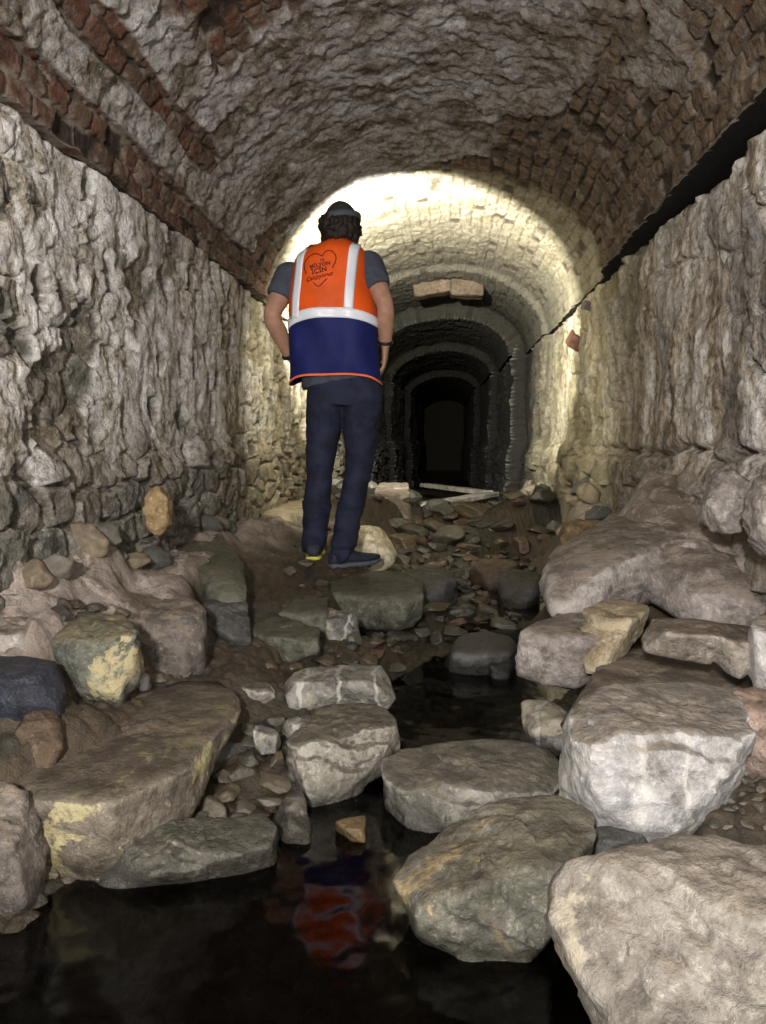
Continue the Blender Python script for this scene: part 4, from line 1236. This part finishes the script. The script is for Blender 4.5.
hp = lambda L: [(300 + x * 60 / 766, 240 + y * 70 / 894) for x, y in L]
stroke(hp([(155, 510), (135, 450), (130, 390), (150, 340), (190, 295), (235, 270), (265, 260), (310, 275), (355, 300)]), .95)
stroke(hp([(355, 300), (365, 262), (395, 230), (440, 222), (480, 245), (508, 285), (515, 330), (500, 390), (470, 450)]), .95)
stroke(hp([(245, 620), (275, 655), (308, 675), (340, 650), (380, 610), (415, 578)]), .95)
text('16', *hp([(348, 345)])[0], 4.6, .15)
text('MİLYON', *hp([(325, 408)])[0], 5.0, .20, 0, .03)
text('İÇİN', *hp([(315, 480)])[0], 6.4, .20, 0, .03)
text('Çalışıyoruz', *hp([(310, 552)])[0], 5.6, .22, .4, .02)
mesh_obj('heart_print', PV, PF, printm, vest, smooth=False)['label'] = 'black heart outline around four lines of lettering'


def band(c_, axis, r, w, name, mat):
    axis = np.array(axis) / np.linalg.norm(axis); s = np.cross(axis, (0, 1, 0)); s /= np.linalg.norm(s); u = np.cross(axis, s)
    V = []; n = 22; prof = [(-w, 0), (-w * .6, .004), (w * .6, .004), (w, 0), (w * .6, -.003), (-w * .6, -.003)]
    for i in range(n):
        a = 2 * math.pi * i / n
        for (l, h) in prof: V.append(c_ + axis * l + (s * math.cos(a) + u * math.sin(a)) * (r + h))
    Fc = []
    for i in range(n):
        for k in range(6):
            Fc.append((i * 6 + k, ((i + 1) % n) * 6 + k, ((i + 1) % n) * 6 + (k + 1) % 6, i * 6 + (k + 1) % 6))
    mesh_obj(name, V, Fc, mat, person)


band(wrR * .93 + elR * .07, wrR - elR, .033, .008, 'bracelet', black)
band(wrL * .95 + elL * .05, wrL - elL, .033, .010, 'wristwatch', black)

# ------------------------------------------------------------------ lights
def area(name, loc, tgt, size, power, col):
    l = bpy.data.lights.new(name, 'AREA'); l.shape = 'DISK'; l.size = size; l.energy = power; l.color = col
    o = bpy.data.objects.new(name, l); COL.objects.link(o); o.location = loc
    o.rotation_euler = (Vector(tgt) - Vector(loc)).to_track_quat('-Z', 'Y').to_euler()
    return o


area('torch_light', (-.25, -.75, 1.35), (-.15, 3.0, 1.15), .16, 108, (1.0, .955, .90))
area('fill_light', (.45, -.4, 1.0), (.2, 3.0, 1.2), .12, 20, (1.0, .95, .88))  # weak fill added near the camera, not an actual torch
sp = bpy.data.lights.new('headlamp_light', 'SPOT'); sp.energy = 105; sp.color = (1.0, .95, .74); sp.spot_size = math.radians(114); sp.spot_blend = .6; sp.shadow_soft_size = .02
so = bpy.data.objects.new('headlamp_light', sp); COL.objects.link(so)
so.location = tuple(headc + np.array([.018, .165, .05]))
tg = np.array(so.location) + np.array([math.sin(.12), math.cos(.12), -math.tan(math.radians(28))])
so.rotation_euler = (Vector(tg) - so.location).to_track_quat('-Z', 'Y').to_euler()

s2 = bpy.data.lights.new('headlamp_beam', 'SPOT'); s2.energy = 1900; s2.color = (1.0, .96, .80); s2.spot_size = math.radians(68); s2.spot_blend = .42; s2.shadow_soft_size = .015
so2 = bpy.data.objects.new('headlamp_beam', s2); COL.objects.link(so2)
so2.location = so.location
so2.rotation_euler = Vector((math.sin(.10), math.cos(.10), math.tan(math.radians(-1)))).to_track_quat('-Z', 'Y').to_euler()

w = bpy.data.worlds.new('w'); scene.world = w; w.use_nodes = True
w.node_tree.nodes['Background'].inputs[0].default_value = (.5, .48, .45, 1)
w.node_tree.nodes['Background'].inputs[1].default_value = .03
scene.view_settings.view_transform = 'Standard'
scene.view_settings.look = 'None'
scene.view_settings.exposure = 0.0
scene.cycles.max_bounces = 5
scene.cycles.sample_clamp_indirect = 4
scene.cycles.use_denoising = True
